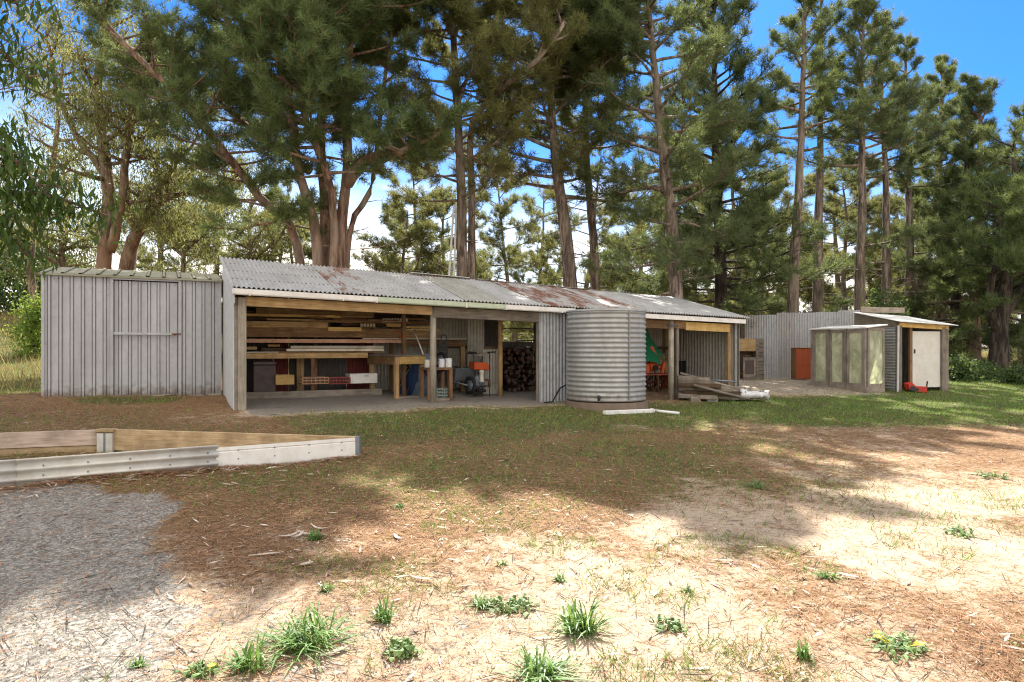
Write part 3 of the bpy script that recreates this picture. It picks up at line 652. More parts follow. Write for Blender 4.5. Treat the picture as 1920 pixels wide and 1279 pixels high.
# --- under the rack
def locz(u, r): s = S(u,r); return L(s, r, zf(s,r)), s
p, s = locz(494,1.75)
t = thing('storage_trunk','dark brown trunk with a lid under the left end of the rack','trunk',p,A); hw = (S(515,1.6)-S(473,1.6))/2; ht = Z(494,678,1.6)-p.z
m = MB(); m.box(-hw,hw,-.2,.2,.02,ht-.07); m.build('body', CHEST, t, bevel=.01); m = MB(); m.box(-hw-.01,hw+.01,-.21,.21,ht-.065,ht); m.build('lid', CHEST, t, bevel=.012)
def openbox(name, u0, u1, v0, v1, r, d, mat, label, cat, rot=0.0, wallt=.012, group=None):
    s0, s1 = S(u0,r), S(u1,r); w_ = (s1-s0)/2; z0 = Z((u0+u1)/2,v1,r); h = Z((u0+u1)/2,v0,r)-z0; m = MB()
    m.box(-w_,w_,0,wallt,0,h); m.box(-w_,w_,d-wallt,d,0,h); m.box(-w_,-w_+wallt,wallt,d-wallt,0,h); m.box(w_-wallt,w_,wallt,d-wallt,0,h); m.box(-w_+wallt,w_-wallt,wallt,d-wallt,.002,.014)
    return tag(m.build(name, mat, loc=L((s0+s1)/2,r,z0), rot=A+rot, bevel=.003), label, cat, group)
openbox('wooden_box',517,552,703,721.5,1.45,.3,W_YEL,'open pale yellow wooden box beside the brown trunk','box',.04)
def slatcrate(name, u0,u1,v0,v1,r,d,mat,label,cat,group=None,rows=2,cols=6,rot=0.0):
    s0,s1 = S(u0,r),S(u1,r); w_=(s1-s0)/2; z0=Z((u0+u1)/2,v1,r); h=Z((u0+u1)/2,v0,r)-z0; m=MB(); t_=.012
    for zz in np.linspace(t_/2,h-t_/2,rows+1):
        for y in (0,d): m.box(-w_,w_,y-t_/2,y+t_/2,zz-t_*.7,zz+t_*.7)
        for x in (-w_,w_): m.box(x-t_/2,x+t_/2,t_/2,d-t_/2,zz-t_*.7,zz+t_*.7)
    for x in np.linspace(-w_,w_,cols+1):
        for y in (0,d): m.box(x-t_*.45,x+t_*.45,y-t_*.35,y+t_*.35,.004,h-.004)
    for y in np.linspace(0,d,5)[1:-1]:
        for x in (-w_,w_): m.box(x-t_*.35,x+t_*.35,y-t_*.45,y+t_*.45,.004,h-.004)
    m.box(-w_+.004,w_-.004,.004,d-.004,0,.008)
    return tag(m.build(name, mat, loc=L((s0+s1)/2,r,z0), rot=A+rot), label, cat, group)
slatcrate('plastic_crate',567,616,708,720,1.46,.32,TANP,'shallow tan lattice crate on the sleeper under the rack','crate'); slatcrate('plastic_crate',618,657,708,720,1.46,.32,TERRA,'shallow dark red lattice crate beside the tan one','crate')
p, s = locz(682,1.5); t = thing('drawer_unit','white drawer box standing on the sleeper behind the workbench','drawer',L(s,1.5,Z(682,719,1.5)),A); hw=(S(708,1.5)-S(657,1.5))/2; ht=Z(682,701,1.5)-Z(682,719,1.5)
m=MB(); m.box(-hw,hw,.012,.4,0,ht); m.build('carcass', WHITE, t, bevel=.003); m=MB(); m.box(-hw-.004,hw+.004,-.006,.011,.004,ht+.006); f_=m.build('drawer_front', WHITE, t, bevel=.003); m=MB(); m.box(.0,.1,-.012,-.007,ht-.05,ht-.035); m.build('handle', GREYM, f_)
# --- workbench (stands askew)
A0 = Vector((-2.25,12.9)); bw, bl = .68, 1.07; br = math.atan2(.665,.75)
bx = thing('workbench','sturdy timber workbench standing askew in front of the storage rack','workbench',(A0.x,A0.y,g(A0.x+.1,A0.y+.4)),br); bh = .85
m=MB()
for k in range(5): m.box(-.04,bw+.04,-.05+k*.234,-.05+k*.234+.229,bh-.035,bh)
m.build('top', W_TANY if False else W_OLD, bx, bevel=.004)
m=MB(); m.box(.075,bw-.0,-.02,.02,bh-.19,bh-.037); m.build('apron', W_YEL, bx, bevel=.004); m=MB(); m.box(-.02,.018,.03,bl,bh-.20,bh-.037); m.build('apron', W_BRN, bx, bevel=.004); m=MB(); m.box(bw-.018,bw+.02,.03,bl,bh-.20,bh-.037); m.build('apron', W_BRN, bx, bevel=.004)
for (x,y) in ((.035,.03),(bw-.04,.07),(.06,bl-.05),(bw-.07,bl-.05)): m=MB(); m.box(x-.04,x+.04,y-.04,y+.04,-.06,bh-.036); m.build('leg', W_TANZ, bx, bevel=.004)
m=MB(); m.box(.08,bw-.09,.01,.05,-.02,.03); m.build('stretcher', W_OLD, bx, bevel=.004)
# --- folding trestle beside the bench
p = at(745,748,12.75); t = thing('folding_trestle','rusty folding trestle with crossed legs half hidden by the workbench','trestle',(-2.05,13.9,g(-2.05,13.9)),A+.2)
for y in (-.22,.22):
    for sg in (-1,1): m=MB(); m.beam((.33*sg,y,0),(-.05*sg,y,.62),.03,.02); m.build('leg', RUSTM, t)
m=MB(); m.beam((0,-.35,.63),(0,.35,.63),.09,.06); m.build('top', W_BRN, t)
# --- brown table with paint tins
rT=.36; sT0,sT1=S(803,rT),S(849,rT); zT=Z(835,689,rT); pz=zf(sT0,rT)
t = thing('small_table','low dark brown table behind the round grey post carrying paint tins','table',L(sT0,rT,pz),A); wT=sT1-sT0; h=zT-pz
m=MB(); m.box(0,wT,0,.5,h-.05,h); m.build('top', W_BRN, t, bevel=.004)
for x in (.035,wT-.035):
    for y in (.035,.465): m=MB(); m.box(x-.035,x+.035,y-.035,y+.035,-.05,h-.052); m.build('leg', W_BRNZ, t, bevel=.004)
m=MB(); m.box(0,wT,.0,.06,-.01,.04); m.build('base_rail', W_OLD, t, bevel=.003)
def tin(u,v0,r,rad,h,bm,label):
    s=S(u,r); o=thing('paint_tin',label,'tin',L(s,r,zT),A,'paint tins on the brown table')
    m=MB(); m.lathe([(0,0),(rad,0),(rad,.004),(rad*.985,.008),(rad*.985,h-.008),(rad,h-.004),(rad,h),(rad*.86,h),(rad*.84,h-.006),(0,h-.006)],24); m.build('body',bm,o,smooth=False)
    m=MB(); m.tube([(rad*1.02*math.cos(a),-.002-rad*.3,h*.82-.09*math.sin(a)) for a in np.linspace(0,PI,9)],.0025,5); m.build('handle',GREYM,o)
tin(828,671,.50,.06,.165,PAPER,'white paint tin with a stained label, left of the two beside the post'); tin(841,671,.48,.066,.175,PAPER,'cleanest white paint tin at the right end of the table'); tin(801,675,.52,.055,.15,JARW,'squat yellowish paint tin peeping out left of the post')
p=L(S(831,.62),.62,zf(S(831,.62),.62)); slatcrate('milk_crate',820.5,842,729,748,.43,.26,CRATEG,'grey green milk crate on the ground under the brown table','crate',None,3,5)
# --- barrows
def wheel(parent, c, rad, wd, axis, name='wheel'):
    m=MB(); pr=[]
    for k in range(9): a=2*PI*k/8; pr.append((rad-wd*.5+wd*.5*math.cos(a), wd*.5*math.sin(a)))
    m.lathe(pr,28); o=m.build(name,BLACKR,parent,smooth=True,loc=c); o.rotation_euler=axis
    m=MB(); m.lathe([(0,-wd*.3),(rad-wd*.8,-wd*.22),(rad-wd*.8,wd*.22),(0,wd*.3)],20); m.build('rim',GREYM,o,smooth=True)
    return o
def barrow(name,label,loc,rot,tub,pitch,sc=1.0):
    t=thing(name,label,'wheelbarrow',loc,(0,0,rot)); t.scale=(sc,)*3
    m=MB(); c=.42; m.add([(-.34,-.28,.30),(.30,-.2,.28),(.30,.2,.28),(-.34,.28,.30),(-.46,-.36,.60),(.52,-.33,.58),(.52,.33,.58),(-.46,.36,.60),
        (-.31,-.26,.315),(.28,-.18,.295),(.28,.18,.295),(-.31,.26,.315),(-.45,-.35,.602),(.51,-.32,.582),(.51,.32,.582),(-.45,.35,.602)],
        [(0,3,2,1),(0,1,5,4),(1,2,6,5),(2,3,7,6),(3,0,4,7),(8,9,10,11),(8,12,13,9),(9,13,14,10),(10,14,15,11),(11,15,12,8),(4,5,13,12),(5,6,14,13),(6,7,15,14),(7,4,12,15)]); m.build('tray',tub,t,bevel=.008)
    for sg in (-1,1): m=MB(); m.tube([(.62,.07*sg,.2),(.3,.2*sg,.27),(-.3,.25*sg,.29),(-.95,.3*sg,.56)],.016,8); m.build('handle',GREYM,t,smooth=True); m=MB(); m.tube([(-.25,.24*sg,.28),(-.38,.26*sg,0)],.014,8); m.build('leg',GREYM,t)
    wheel(t,(.62,0,.2),.2,.08,(PI/2,0,0)); return t
p=L(S(852,1.45),1.45,zf(S(852,1.45),1.45)); barrow('wheelbarrow','grey steel wheelbarrow facing out beside the red engine',p,A-1.35,GREYM,0,.92)
p=L(S(800,.95),.95,zf(S(800,.95),.95)); b2=barrow('wheelbarrow','blue plastic wheelbarrow stood on its end behind the round grey post',p+Vector((.15,.1,.08)),A-.9,BLUEP,0,1.0); b2.rotation_euler=(0,-.95,A-1.2)
# blue drum and hand tools
t=thing('blue_tub','pale blue lidded tub at the back behind the workbench','tub',L(S(792,1.25),1.25,zf(3,1.25)),A); m=MB(); m.lathe([(0,0),(.20,0),(.24,.72),(.25,.74),(.25,.78),(.235,.78)],24); m.build('body',plain('faded_blue',(.16,.24,.33),.5,.3),t,smooth=True); m=MB(); m.lathe([(.255,.77),(.255,.80),(.2,.84),(0,.86)],24); m.build('lid',plain('faded_blue_lid',(.20,.28,.36),.5,.3),t,smooth=True)
def tool(name,label,a,b,rad,mat,cat):
    m=MB(); m.tube([a,b],[rad,rad*.85],8); return tag(m.build(name,mat,None,smooth=True),label,cat)
tool('tool_handle','long pale wooden tool handle leaning against the rear of the shelf',L(S(799,.95),.95,Z(799,678,.95)),L(S(776,1.4),1.4,Z(776,619,1.4)),.017,W_CRM,'tool')
tool('steel_bar','thin steel bar leaning beside the pale tool handle',L(S(793,1.0),1.0,Z(793,690,1.0)),L(S(779,1.48),1.48,Z(779,640,1.48)),.010,GREYM,'bar')
tool('red_saw_handle','red handled tool leaning on the upper shelf next to the rear post',L(S(757,1.5),1.5,Z(757,641,1.5)),L(S(745,1.5),1.5,Z(745,620,1.5)),.013,ORANGE,'tool')
slatcrate('plastic_crate',822,840,640,668,1.1,.3,DARKM,'black slatted crate on the back shelf right of the round post','crate',None,5,3)
t=thing('hand_trolley','black tubular hand trolley frame standing beside the paint tins','trolley',L(S(834,.95),.95,zf(S(834,.95),.95)),A)
for x in (-.06,.06): m=MB(); m.tube([(x,0,0),(x,.05,1.2)],.012,8); m.build('rail',DARKM,t)
m=MB(); m.tube([(-.06,.05,1.2),(-.05,.052,1.25),(.05,.052,1.25),(.06,.05,1.2)],.012,8); m.build('handle',DARKM,t); m=MB(); m.box(-.15,.15,-.2,0,0,.012); m.build('toe_plate',DARKM,t)
# --- red engine
rM=1.02; s=S(897,rM); pz=zf(s,rM)
t=thing('garden_engine','orange topped petrol engine in an upright black frame against the partition','engine',L(s,rM,pz),A+.12)
hM=Z(897,661,rM)-pz
for x in (-.2,.19):
    for y in (-.14,.14): m=MB(); m.tube([(x,y,0),(x,y,hM-.02)],.011,8); m.build('frame_leg',DARKM,t)
m=MB(); m.tube([(-.2,-.14,hM-.02),(.19,-.14,hM-.02),(.19,.14,hM-.02),(-.2,.14,hM-.02),(-.2,-.14,hM-.02)],.012,8); m.tube([(-.2,-.14,.22),(.19,-.14,.22)],.012,8); m.tube([(-.2,.14,.22),(.19,.14,.22)],.012,8); m.build('frame_rail',DARKM,t)
m=MB(); m.box(-.12,.14,-.15,-.10,hM-.07,hM+.0); m.build('crossbar',W_OLD,t,bevel=.004)
for sg in (-1,1): m=MB(); m.tube([(.14*sg,-.13,hM),(.33*sg,-.16,hM+.01)],.016,8); m.build('grip',BLACKR,t)
m=MB(); zt=hM-.26; m.prism([(-.17,-.12,zt-.10),(.2,-.12,zt-.12),(.2,-.12,zt+.0),(.13,-.12,zt+.05),(-.17,-.12,zt+.07)],(0,.24,0)); m.build('fuel_tank',ORANGE,t,bevel=.02)
m=MB(); m.box(-.13,.12,-.10,.12,.18,.44); m.build('engine_block',GREYM,t,bevel=.02)
m=MB(); m.lathe([(0,0),(.05,0),(.06,.02),(.045,.06),(.045,.2),(.06,.22),(.03,.26),(0,.26)],16,(.0,-.13,.3)); m.build('carburettor',JARW,t,smooth=True)
m=MB()
for k in range(7): m.box(-.15,-.135+.02,-.1,.1,.22+.03*k,.232+.03*k); m.tube([(-.09+.03*k,-.12,.2),(-.09+.03*k,-.16,.24+.03*(k%3))],.012,6)
m.build('cooling_fin',GREYM,t); m=MB(); m.tube([(.1,-.12,.35),(.17,-.16,.33),(.17,-.16,.2)],.03,10); m.build('muffler',RUSTM,t,smooth=True)
m=MB(); m.lathe([(0,-.03),(.10,-.03),(.12,0),(.10,.03),(0,.03)],20,(0,-.1,.12)); m.build('flywheel',BLACKR,t)
# --- firewood stack in the dark bay
m=MB(); k=14
def logmesh(rad,l):
    m=MB(); n=9; j=[random.uniform(.82,1.12) for _ in range(n)]; vs=[]
    for y in (0,l): vs+=[(rad*j[i]*math.cos(2*PI*i/n),y,rad*j[i]*math.sin(2*PI*i/n)) for i in range(n)]
    m.add(vs,[(i,(i+1)%n,n+(i+1)%n,n+i) for i in range(n)]); m.cur=1; m.add(vs,[tuple(range(n-1,-1,-1)),tuple(range(n,2*n))]); return m
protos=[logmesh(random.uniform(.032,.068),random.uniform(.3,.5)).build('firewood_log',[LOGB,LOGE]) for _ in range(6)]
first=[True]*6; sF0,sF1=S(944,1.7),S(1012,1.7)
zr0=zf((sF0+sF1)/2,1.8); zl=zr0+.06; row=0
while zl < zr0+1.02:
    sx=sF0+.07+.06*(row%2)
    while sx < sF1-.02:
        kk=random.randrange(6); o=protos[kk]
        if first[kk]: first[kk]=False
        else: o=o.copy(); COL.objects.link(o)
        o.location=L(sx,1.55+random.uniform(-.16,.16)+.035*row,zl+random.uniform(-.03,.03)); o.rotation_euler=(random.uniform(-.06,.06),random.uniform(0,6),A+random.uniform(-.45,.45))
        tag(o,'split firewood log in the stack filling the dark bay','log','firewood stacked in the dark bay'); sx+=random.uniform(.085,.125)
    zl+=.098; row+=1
for kk in range(6):
    if first[kk]: bpy.data.objects.remove(protos[kk])
t=thing('bed_hoop','bent black steel hoop frame standing on the firewood before the rear opening','frame',L((w0+w1)/2,2.3,zb_-.05),A); m=MB(); hw=(w1-w0)/2
m.tube([(-hw+.02,0,-.3),(-hw+.02,0,.24),(-hw+.05,0,.33),(-hw+.13,0,.37),(hw,0,.37)],.014,8); m.build('upper_bar',DARKM,t,smooth=True); m=MB(); m.tube([(-hw*.3,-.1,-.1),(-hw*.25,-.1,.05),(-hw*.1,-.1,.09),(hw,-.1,.08)],.012,8); m.build('lower_bar',DARKM,t,smooth=True)
for x in (-.2,.1): m=MB(); m.tube([(x,0,-.3),(x,0,.37)],.006,6); m.build('upright',DARKM,t)

# ================================================================== orange tiller under a green tarp
rt=1.35; p=L(S(1222,rt),rt,zf(S(1222,rt),rt)); t=thing('rotary_tiller','orange rotary tiller with curved rusty tines beside the water tank','tiller',p,A-.15)
m=MB(); m.box(-.75,.42,-.28,.30,.42,.445); m.build('hood',plain('faded_orange_hood',(.36,.075,.035),.6,.3),t,bevel=.005)
m=MB(); m.tube([(-.7,0,.24),(.36,0,.24)],.045,12); m.build('rotor',RUSTM,t,smooth=True)
for k in range(8):
    m=MB(); x=-.62+k*.13; a0=k*.9
    for q in range(4):
        a=a0+q*PI/2; pts=[(x,.05*math.cos(a),.24+.05*math.sin(a)),(x,.15*math.cos(a+.15),.24+.15*math.sin(a+.15)),(x+.03,.22*math.cos(a+.5),.24+.22*math.sin(a+.5))]
        m.beam(pts[0],pts[1],.05,.014,(1,0,0)); m.beam(pts[1],pts[2],.06,.014,(1,0,0))
    m.build('tine',RUSTM,t)
m=MB(); m.tube([(-.1,0,.62),(.12,0,.62)],[.13,.11],14); m.box(-.5,-.12,-.12,.12,.45,.70); m.tube([(.1,-.02,.62),(.26,-.02,.60)],.06,12); m.tube([(.22,-.1,.45),(.30,-.1,.74)],.05,10); m.build('gearbox',ORANGE,t,bevel=.02)
m=MB(); m.tube([(.03,-.16,.60),(.03,-.135,.60)],.07,14); m.build('shaft_cover',BLACKR,t)
for (a,b3) in (((-.42,-.05,.70),(.0,0,1.12)),((.22,-.05,.66),(.0,0,1.12)),((-.42,.12,.70),(-.05,.05,1.1))): m=MB(); m.beam(a,b3,.07,.035,(0,1,0)); m.build('hitch_arm',ORANGE,t,bevel=.006)
m=MB(); m.box(.38,.42,-.2,.2,.08,.42); m.build('side_plate',ORANGE,t,bevel=.005); m=MB(); m.box(.02,.06,-.24,-.2,.0,.42); m.build('skid',RUSTM,t)
for k in range(4): m=MB(); m.tube([(.27+.03*k,.05,.45),(.29+.035*k,.05,.93-.05*(k%2))],.007,6); m.build('spring_rod',TANP,t)
# tarp: pleated cone draped over the arms
m=MB(); n=40; rows=9; vs=[]; fs=[]
for j in range(rows):
    k=j/(rows-1)
    for i in range(n):
        a=2*PI*i/n; rr=.05+.40*k**1.1; pl=1+.16*k*math.sin(a*7+j*.4)+.07*k*math.sin(a*3+1)
        vs.append((rr*pl*math.cos(a)*1.15,rr*pl*math.sin(a)*.8,1.52-.80*k+.09*k*math.sin(a*2+.8)-.04*k*math.sin(5*a)))
    if j:
        for i in range(n): fs.append(((j-1)*n+i,(j-1)*n+(i+1)%n,j*n+(i+1)%n,j*n+i))
vs.append((0,0,1.55)); fs+=[(len(vs)-1,(i+1)%n,i) for i in range(n)]
m.add(vs,fs); o=m.build('tarpaulin',GTARP,None,smooth=True,loc=p+Vector((-.16,.12,.06)),rot=A); tag(o,'crumpled green tarpaulin draped over the top of the orange tiller','tarpaulin')
# bench shelf with old timber behind the tiller
t=thing('wall_shelf','low plank shelf along the rear of the right bay with dusty odds and ends','shelf',L(S(1222,2.1),2.1,zf(9.6,2.1)),A); l=1.5
m=MB(); m.box(0,l,-.1,.25,.78,.83); m.build('shelf_board',W_OLD,t,bevel=.003); m=MB(); m.box(0,l*.9,-.1,.25,.32,.37); m.build('shelf_board',W_OLD,t,bevel=.003)
for x in (.05,l-.12): m=MB(); m.box(x,x+.07,-.09,-.03,-.05,.775); m.build('upright',W_OLDZ,t,bevel=.003)
o=thing('black_box','black metal box on the lower shelf behind the bound posts','box',L(S(1281,1.95),1.95,zf(10.4,1.95)+.37),A+.1); m=MB(); m.box(-.2,.2,-.12,.15,0,.3); m.build('body',DARKM,o,bevel=.01); m=MB(); m.box(-.21,.21,-.13,.16,.301,.33); m.build('lid',DARKM,o,bevel=.008)
board(1226,1262,650,655,1.9,.14,W_DRK,'dark plank end lying on the shelf behind the tiller'); board(1235,1256,662,667,1.85,.12,W_OLD,'grey offcut lying below the shelf behind the tiller')

# ================================================================== timber heap and sack in front of the right bay
hx0,hx1=at(1274,740,15.0),at(1415,752,14.9)
GP='old planks heaped before the right bay'
spec=[(1272,1345,742,.0,W_OLD,'bottom weathered plank at the left of the heap'),(1274,1392,743,.16,W_OLD,'long grey plank at the base of the heap'),(1280,1400,735,.05,W_DRK,'dark plank in the second layer of the heap'),
 (1272,1372,728,.14,W_OLD,'grey plank in the middle of the heap'),(1271,1352,721,.04,W_DRK,'dark brown plank above the middle of the heap'),(1272,1398,726,.26,W_OLD,'long plank at the back of the heap'),
 (1272,1340,714,.12,W_OLD,'short plank near the top of the heap at the posts'),(1272,1330,708,.2,W_OLD,'topmost short plank of the heap by the posts'),(1340,1425,741,.30,W_DRK,'dark plank running under the white sack')]
for (u0,u1,v,dy,mt,lb) in spec:
    a=at(u0,v,15.0+dy); b3=at(u1,v+3.5,14.75+dy); m=MB(); l=(b3-a).length; m.box(0,l,-.07,.07,-.045,.045)
    d=(b3-a).normalized(); o=m.build('plank',mt,bevel=.006,loc=a); o.rotation_euler=(random.uniform(-.1,.1),-math.asin(d.z),math.atan2(d.y,d.x)); tag(o,lb,'plank',GP)
for (u0,v0,u1,v1,Yk,lb) in ((1275,700,1432,741,15.35,'thin grey pole sloping down along the top of the timber heap'),(1279,712,1425,744,15.1,'thin grey pole in front of the other pole on the heap'),(1300,722,1405,748,14.82,'thin dark pole at the front face of the heap')):
    m=MB(); m.tube([at(u0,v0,Yk),at((u0+u1)/2,(v0+v1)/2+1,Yk-.12),at(u1,v1,Yk-.25)],[.035,.032,.028],8); tag(m.build('pole',W_OLD,smooth=True),lb,'pole')
for (u,v,lb) in ((1335,751,'grey brick under the front of the timber heap'),(1303,751,'stub of timber packed under the left of the heap')):
    a=at(u,v,14.85); m=MB(); m.box(-.12,.12,-.06,.06,-.06,.05); tag(m.build('packer',CONC if u==1335 else W_OLD,bevel=.01,loc=(a.x,a.y,g(a.x,a.y)+.05),rot=.2),lb,'packer')
a=at(1313,711,15.6); b3=at(1380,716,15.2); m=MB(); m.tube([a,b3],.022,8); tag(m.build('metal_rail',GREYM,smooth=True),'thin galvanised rail lying across the top of the timber heap','rail')
a=at(1388,741,14.9); b3=at(1441,742,14.75); m=MB(); l=(b3-a).length; n=18; vs=[]; fs=[]; R=13
for i in range(R):
    k=i/(R-1); h=.105*(1-.15*k)+.02*math.sin(k*9); wv=.16*(1-.25*max(0,k-.75)*4)
    tie=.45*math.exp(-((k-.84)/.05)**2); h*=1-tie; wv*=1-tie; h*=1+.12*math.sin(k*13+1); wv*=1+.08*math.sin(k*8)
    for q in range(n):
        an=2*PI*q/n; cr=1+.10*math.sin(an*5+i*1.9)*(.5+k)+.05*math.sin(an*9+i); vs.append((l*k+.02*math.sin(an*4)*k,wv*cr*math.cos(an),h*cr*math.sin(an)+.0))
for i in range(R-1):
    for q in range(n): fs.append((i*n+q,i*n+(q+1)%n,(i+1)*n+(q+1)%n,(i+1)*n+q))
fs+=[tuple(range(n-1,-1,-1)),tuple((R-1)*n+q for q in range(n))]
m.add(vs,fs); t=thing('plastic_sack','crumpled white woven sack pulled over the end of the timber heap','sack',(a.x,a.y,g(a.x,a.y)+.14),math.atan2(b3.y-a.y,b3.x-a.x)); m.build('bag',SACK,t,smooth=True)
m=MB(); m.tube([(l*.16,.165*math.cos(q),.115*math.sin(q)) for q in np.linspace(0,2*PI,17)],.008,6); m.tube([(l*.16,-.1,.09),(l*.55,-.12,.10),(l*.95,-.05,.06)],.006,6); m.build('cord',DARKM,t)

# ================================================================== water tank
TS,TR,TRAD=6.58,-.97,.775; tp=L(TS,TR); tz=g(tp.x,tp.y)+.03
tz=max(tz,.27)
t=thing('water_tank','round corrugated steel rainwater tank standing against the front of the open shed','tank',(tp.x,tp.y,tz),A)
base=.10; hT=1.715
m=MB(); m.lathe([(0,-.25),(TRAD+.05,-.25),(TRAD+.03,base-.02),(0,base-.02)],40); m.build('pad',plain('tank_pad',(.20,.15,.11),.95,.3),t)
m=MB(); per=.092; pr=[]; n=int(hT/per*8)
for i in range(n+1): zz=hT*i/n; pr.append((TRAD-.011+.011*math.sin(2*PI*zz/per),base+zz))
m.lathe(pr,96); m.build('wall',TANKM,t,smooth=True)
m=MB(); m.lathe([(TRAD+.012,base+hT-.015),(TRAD+.014,base+hT+.01),(TRAD-.01,base+hT+.022),(TRAD*.5,base+hT+.05),(0,base+hT+.06)],64); m.build('lid',TANKM,t,smooth=True)
m=MB(); a=-1.75-A+.62; m.box(-.004,.004,-.015,.015,base+.05,base+hT-.02)
o=m.build('seam',GREYM,t); o.location=((TRAD+.002)*math.cos(a),(TRAD+.002)*math.sin(a),0); o.rotation_euler=(0,0,a)
m=MB(); a=-2.35; c_=(TRAD*math.cos(a),TRAD*math.sin(a)); m.tube([(c_[0],c_[1],base+.09),(c_[0]*1.1,c_[1]*1.1,base+.09)],.03,10); m.tube([(c_[0]*1.1,c_[1]*1.1,base+.13),(c_[0]*1.1,c_[1]*1.1,base+.03)],.022,8); m.build('outlet_tap',DARKM,t,smooth=True)
a=at(1133,763,11.9); b3=at(1222,752,12.35); m=MB(); l=math.hypot(b3.x-a.x,b3.y-a.y); m.box(0,l,-.05,.05,0,.07); m.box(l+.002,l+.03,-.055,.055,-.004,.076)
tag(m.build('downpipe',PVCW,bevel=.006,loc=(a.x,a.y,g(a.x,a.y)+.01),rot=(0,-math.atan2(g(b3.x,b3.y)-g(a.x,a.y),l),math.atan2(b3.y-a.y,b3.x-a.x))),'white square downpipe lying on the ground before the tank','downpipe')
a=at(1224,753,12.5); b3=at(1274,757,12.3); m=MB(); m.tube([(a.x,a.y,g(a.x,a.y)+.03),(b3.x,b3.y,g(b3.x,b3.y)+.03)],.028,10); tag(m.build('pipe',PVCW,smooth=True),'thin white pipe continuing from the downpipe to the bound posts','pipe')
pts=[L(S(1060,-.1),-.12,Z(1060,722,-.1)),L(S(1050,-.25),-.25,Z(1050,728,-.25)),L(S(1036,-.35),-.35,zf(6,-.3)+.03),L(S(1020,-.3),-.3,zf(5.8,-.3)+.02)]
m=MB(); m.tube(pts,.016,8); tag(m.build('hose',BLACKR,smooth=True),'black hose dropping to the ground at the left of the tank','hose')

# ================================================================== small ribbed shed
hS=2.17; ls=2.83; zs=.50; p=L(-3.0,2.2,zs); gs=thing('garden_shed','pale grey ribbed metal garden shed with a plain barred door','shed',p,A)
def ribs(l,period=.165,rw=.034,rh=.02,t0=.12):
    pr=[(0,0)]; t=t0
    while t<l-.05:
        pr+=[(t-rw/2-.016,0),(t-rw/2-.011,.024),(t-rw/2-.002,.024),(t-rw/2,-rh),(t+rw/2,-rh),(t+rw/2+.002,.024),(t+rw/2+.011,.024),(t+rw/2+.016,0)]; t+=period
    pr.append((l,0)); return pr
dp=1.55
d0,d1=(S(213,2.2)+3.0),(S(334,2.2)+3.0)
def zfloor(t): q=L(-3+t,2.2); return g(q.x,q.y)-zs-.0
for (a,b3) in ((0,d0),(d1,ls)):
    m=MB(); m.sheet((a,0,0),(1,0,0),(0,1,0),lambda t:(0,0,-.06),lambda t:(0,0,hS),ribs(b3-a,.165,.034,.02,.10),2); m.build('front_wall',SHEDP,gs)
m=MB(); m.box(-.012,.03,-.03,.02,-.06,hS-.0); m.build('corner_trim',SHEDP,gs); m=MB(); m.box(ls-.03,ls+.01,-.03,.02,-.06,hS); m.build('corner_trim',SHEDP,gs)
m=MB(); m.box(d0-.05,d0-.006,-.036,.0,-.04,hS-.02); m.box(d1+.006,d1+.05,-.036,.0,-.04,hS-.02); m.box(d0-.006,d1+.006,-.036,.0,hS-.062,hS-.02); m.build('door_frame',SHEDP,gs)
m=MB(); m.sheet((d0+.012,.016,0),(1,0,0),(0,1,0),lambda t:(0,0,.03),lambda t:(0,0,hS-.08),ribs(d1-d0-.024,.153,.03,.016,.09),2); dr=m.build('door',SHEDP,gs)
zc=Z(270,626,2.18)-zs; m=MB(); m.box(d0+.0,d1-.02,-.052,-.022,zc-.022,zc+.022); m.build('crossbar',SHEDP,dr,bevel=.004); m=MB(); m.box(d1-.10,d1+.05,-.062,-.053,zc-.012,zc+.012); m.tube([(d1-.06,-.07,zc),(d1-.06,-.07,zc-.04)],.009,6); m.build('latch',RUSTM,dr)
m=MB(); m.box(d0,d1,-.03,-.005,.0,.028); m.build('sill',SHEDP,dr)
m=MB(); m.sheet((0,0,0),(0,1,0),(1,0,0),lambda t:(0,0,-.1),lambda t:(0,0,hS+.17*t),ribs(dp),2); m.build('side_wall',SHEDP,gs)
m=MB(); m.sheet((ls,0,0),(0,1,0),(1,0,0),lambda t:(0,0,-.1),lambda t:(0,0,hS+.17*t),ribs(dp),2); m.build('side_wall',SHEDP,gs)
m=MB(); m.sheet((0,dp,0),(1,0,0),(0,1,0),lambda t:(0,0,-.1),lambda t:(0,0,hS+.17*dp),ribs(ls),2); m.build('back_wall',SHEDP,gs)
pr=[(t,-o) for t,o in ribs(ls+.07,.26,.04,.02,.08)]
RMOSS=metal('mossy_shed_roof',(.33,.32,.24),0,'y',.7,.0,.8,dirt=(.20,.19,.08),seed=4.0)
m=MB(); m.sheet((-.04,0,0),(1,0,0),(0,0,1),lambda t:(0,-.07,hS+.005),lambda t:(0,dp+.05,hS+.19+.09),pr,3); m.build('roof',RMOSS,gs)
m=MB(); m.box(-.045,ls+.02,-.075,-.03,hS-.03,hS+.002); m.build('eave_trim',RMOSS,gs)
m=MB()
for k in range(9): m.box(.05+k*.32,.05+k*.32+.22,-.05,-.015,-.1,-.02+.012*(k%3))
m.build('slab_edge',CONC,gs)

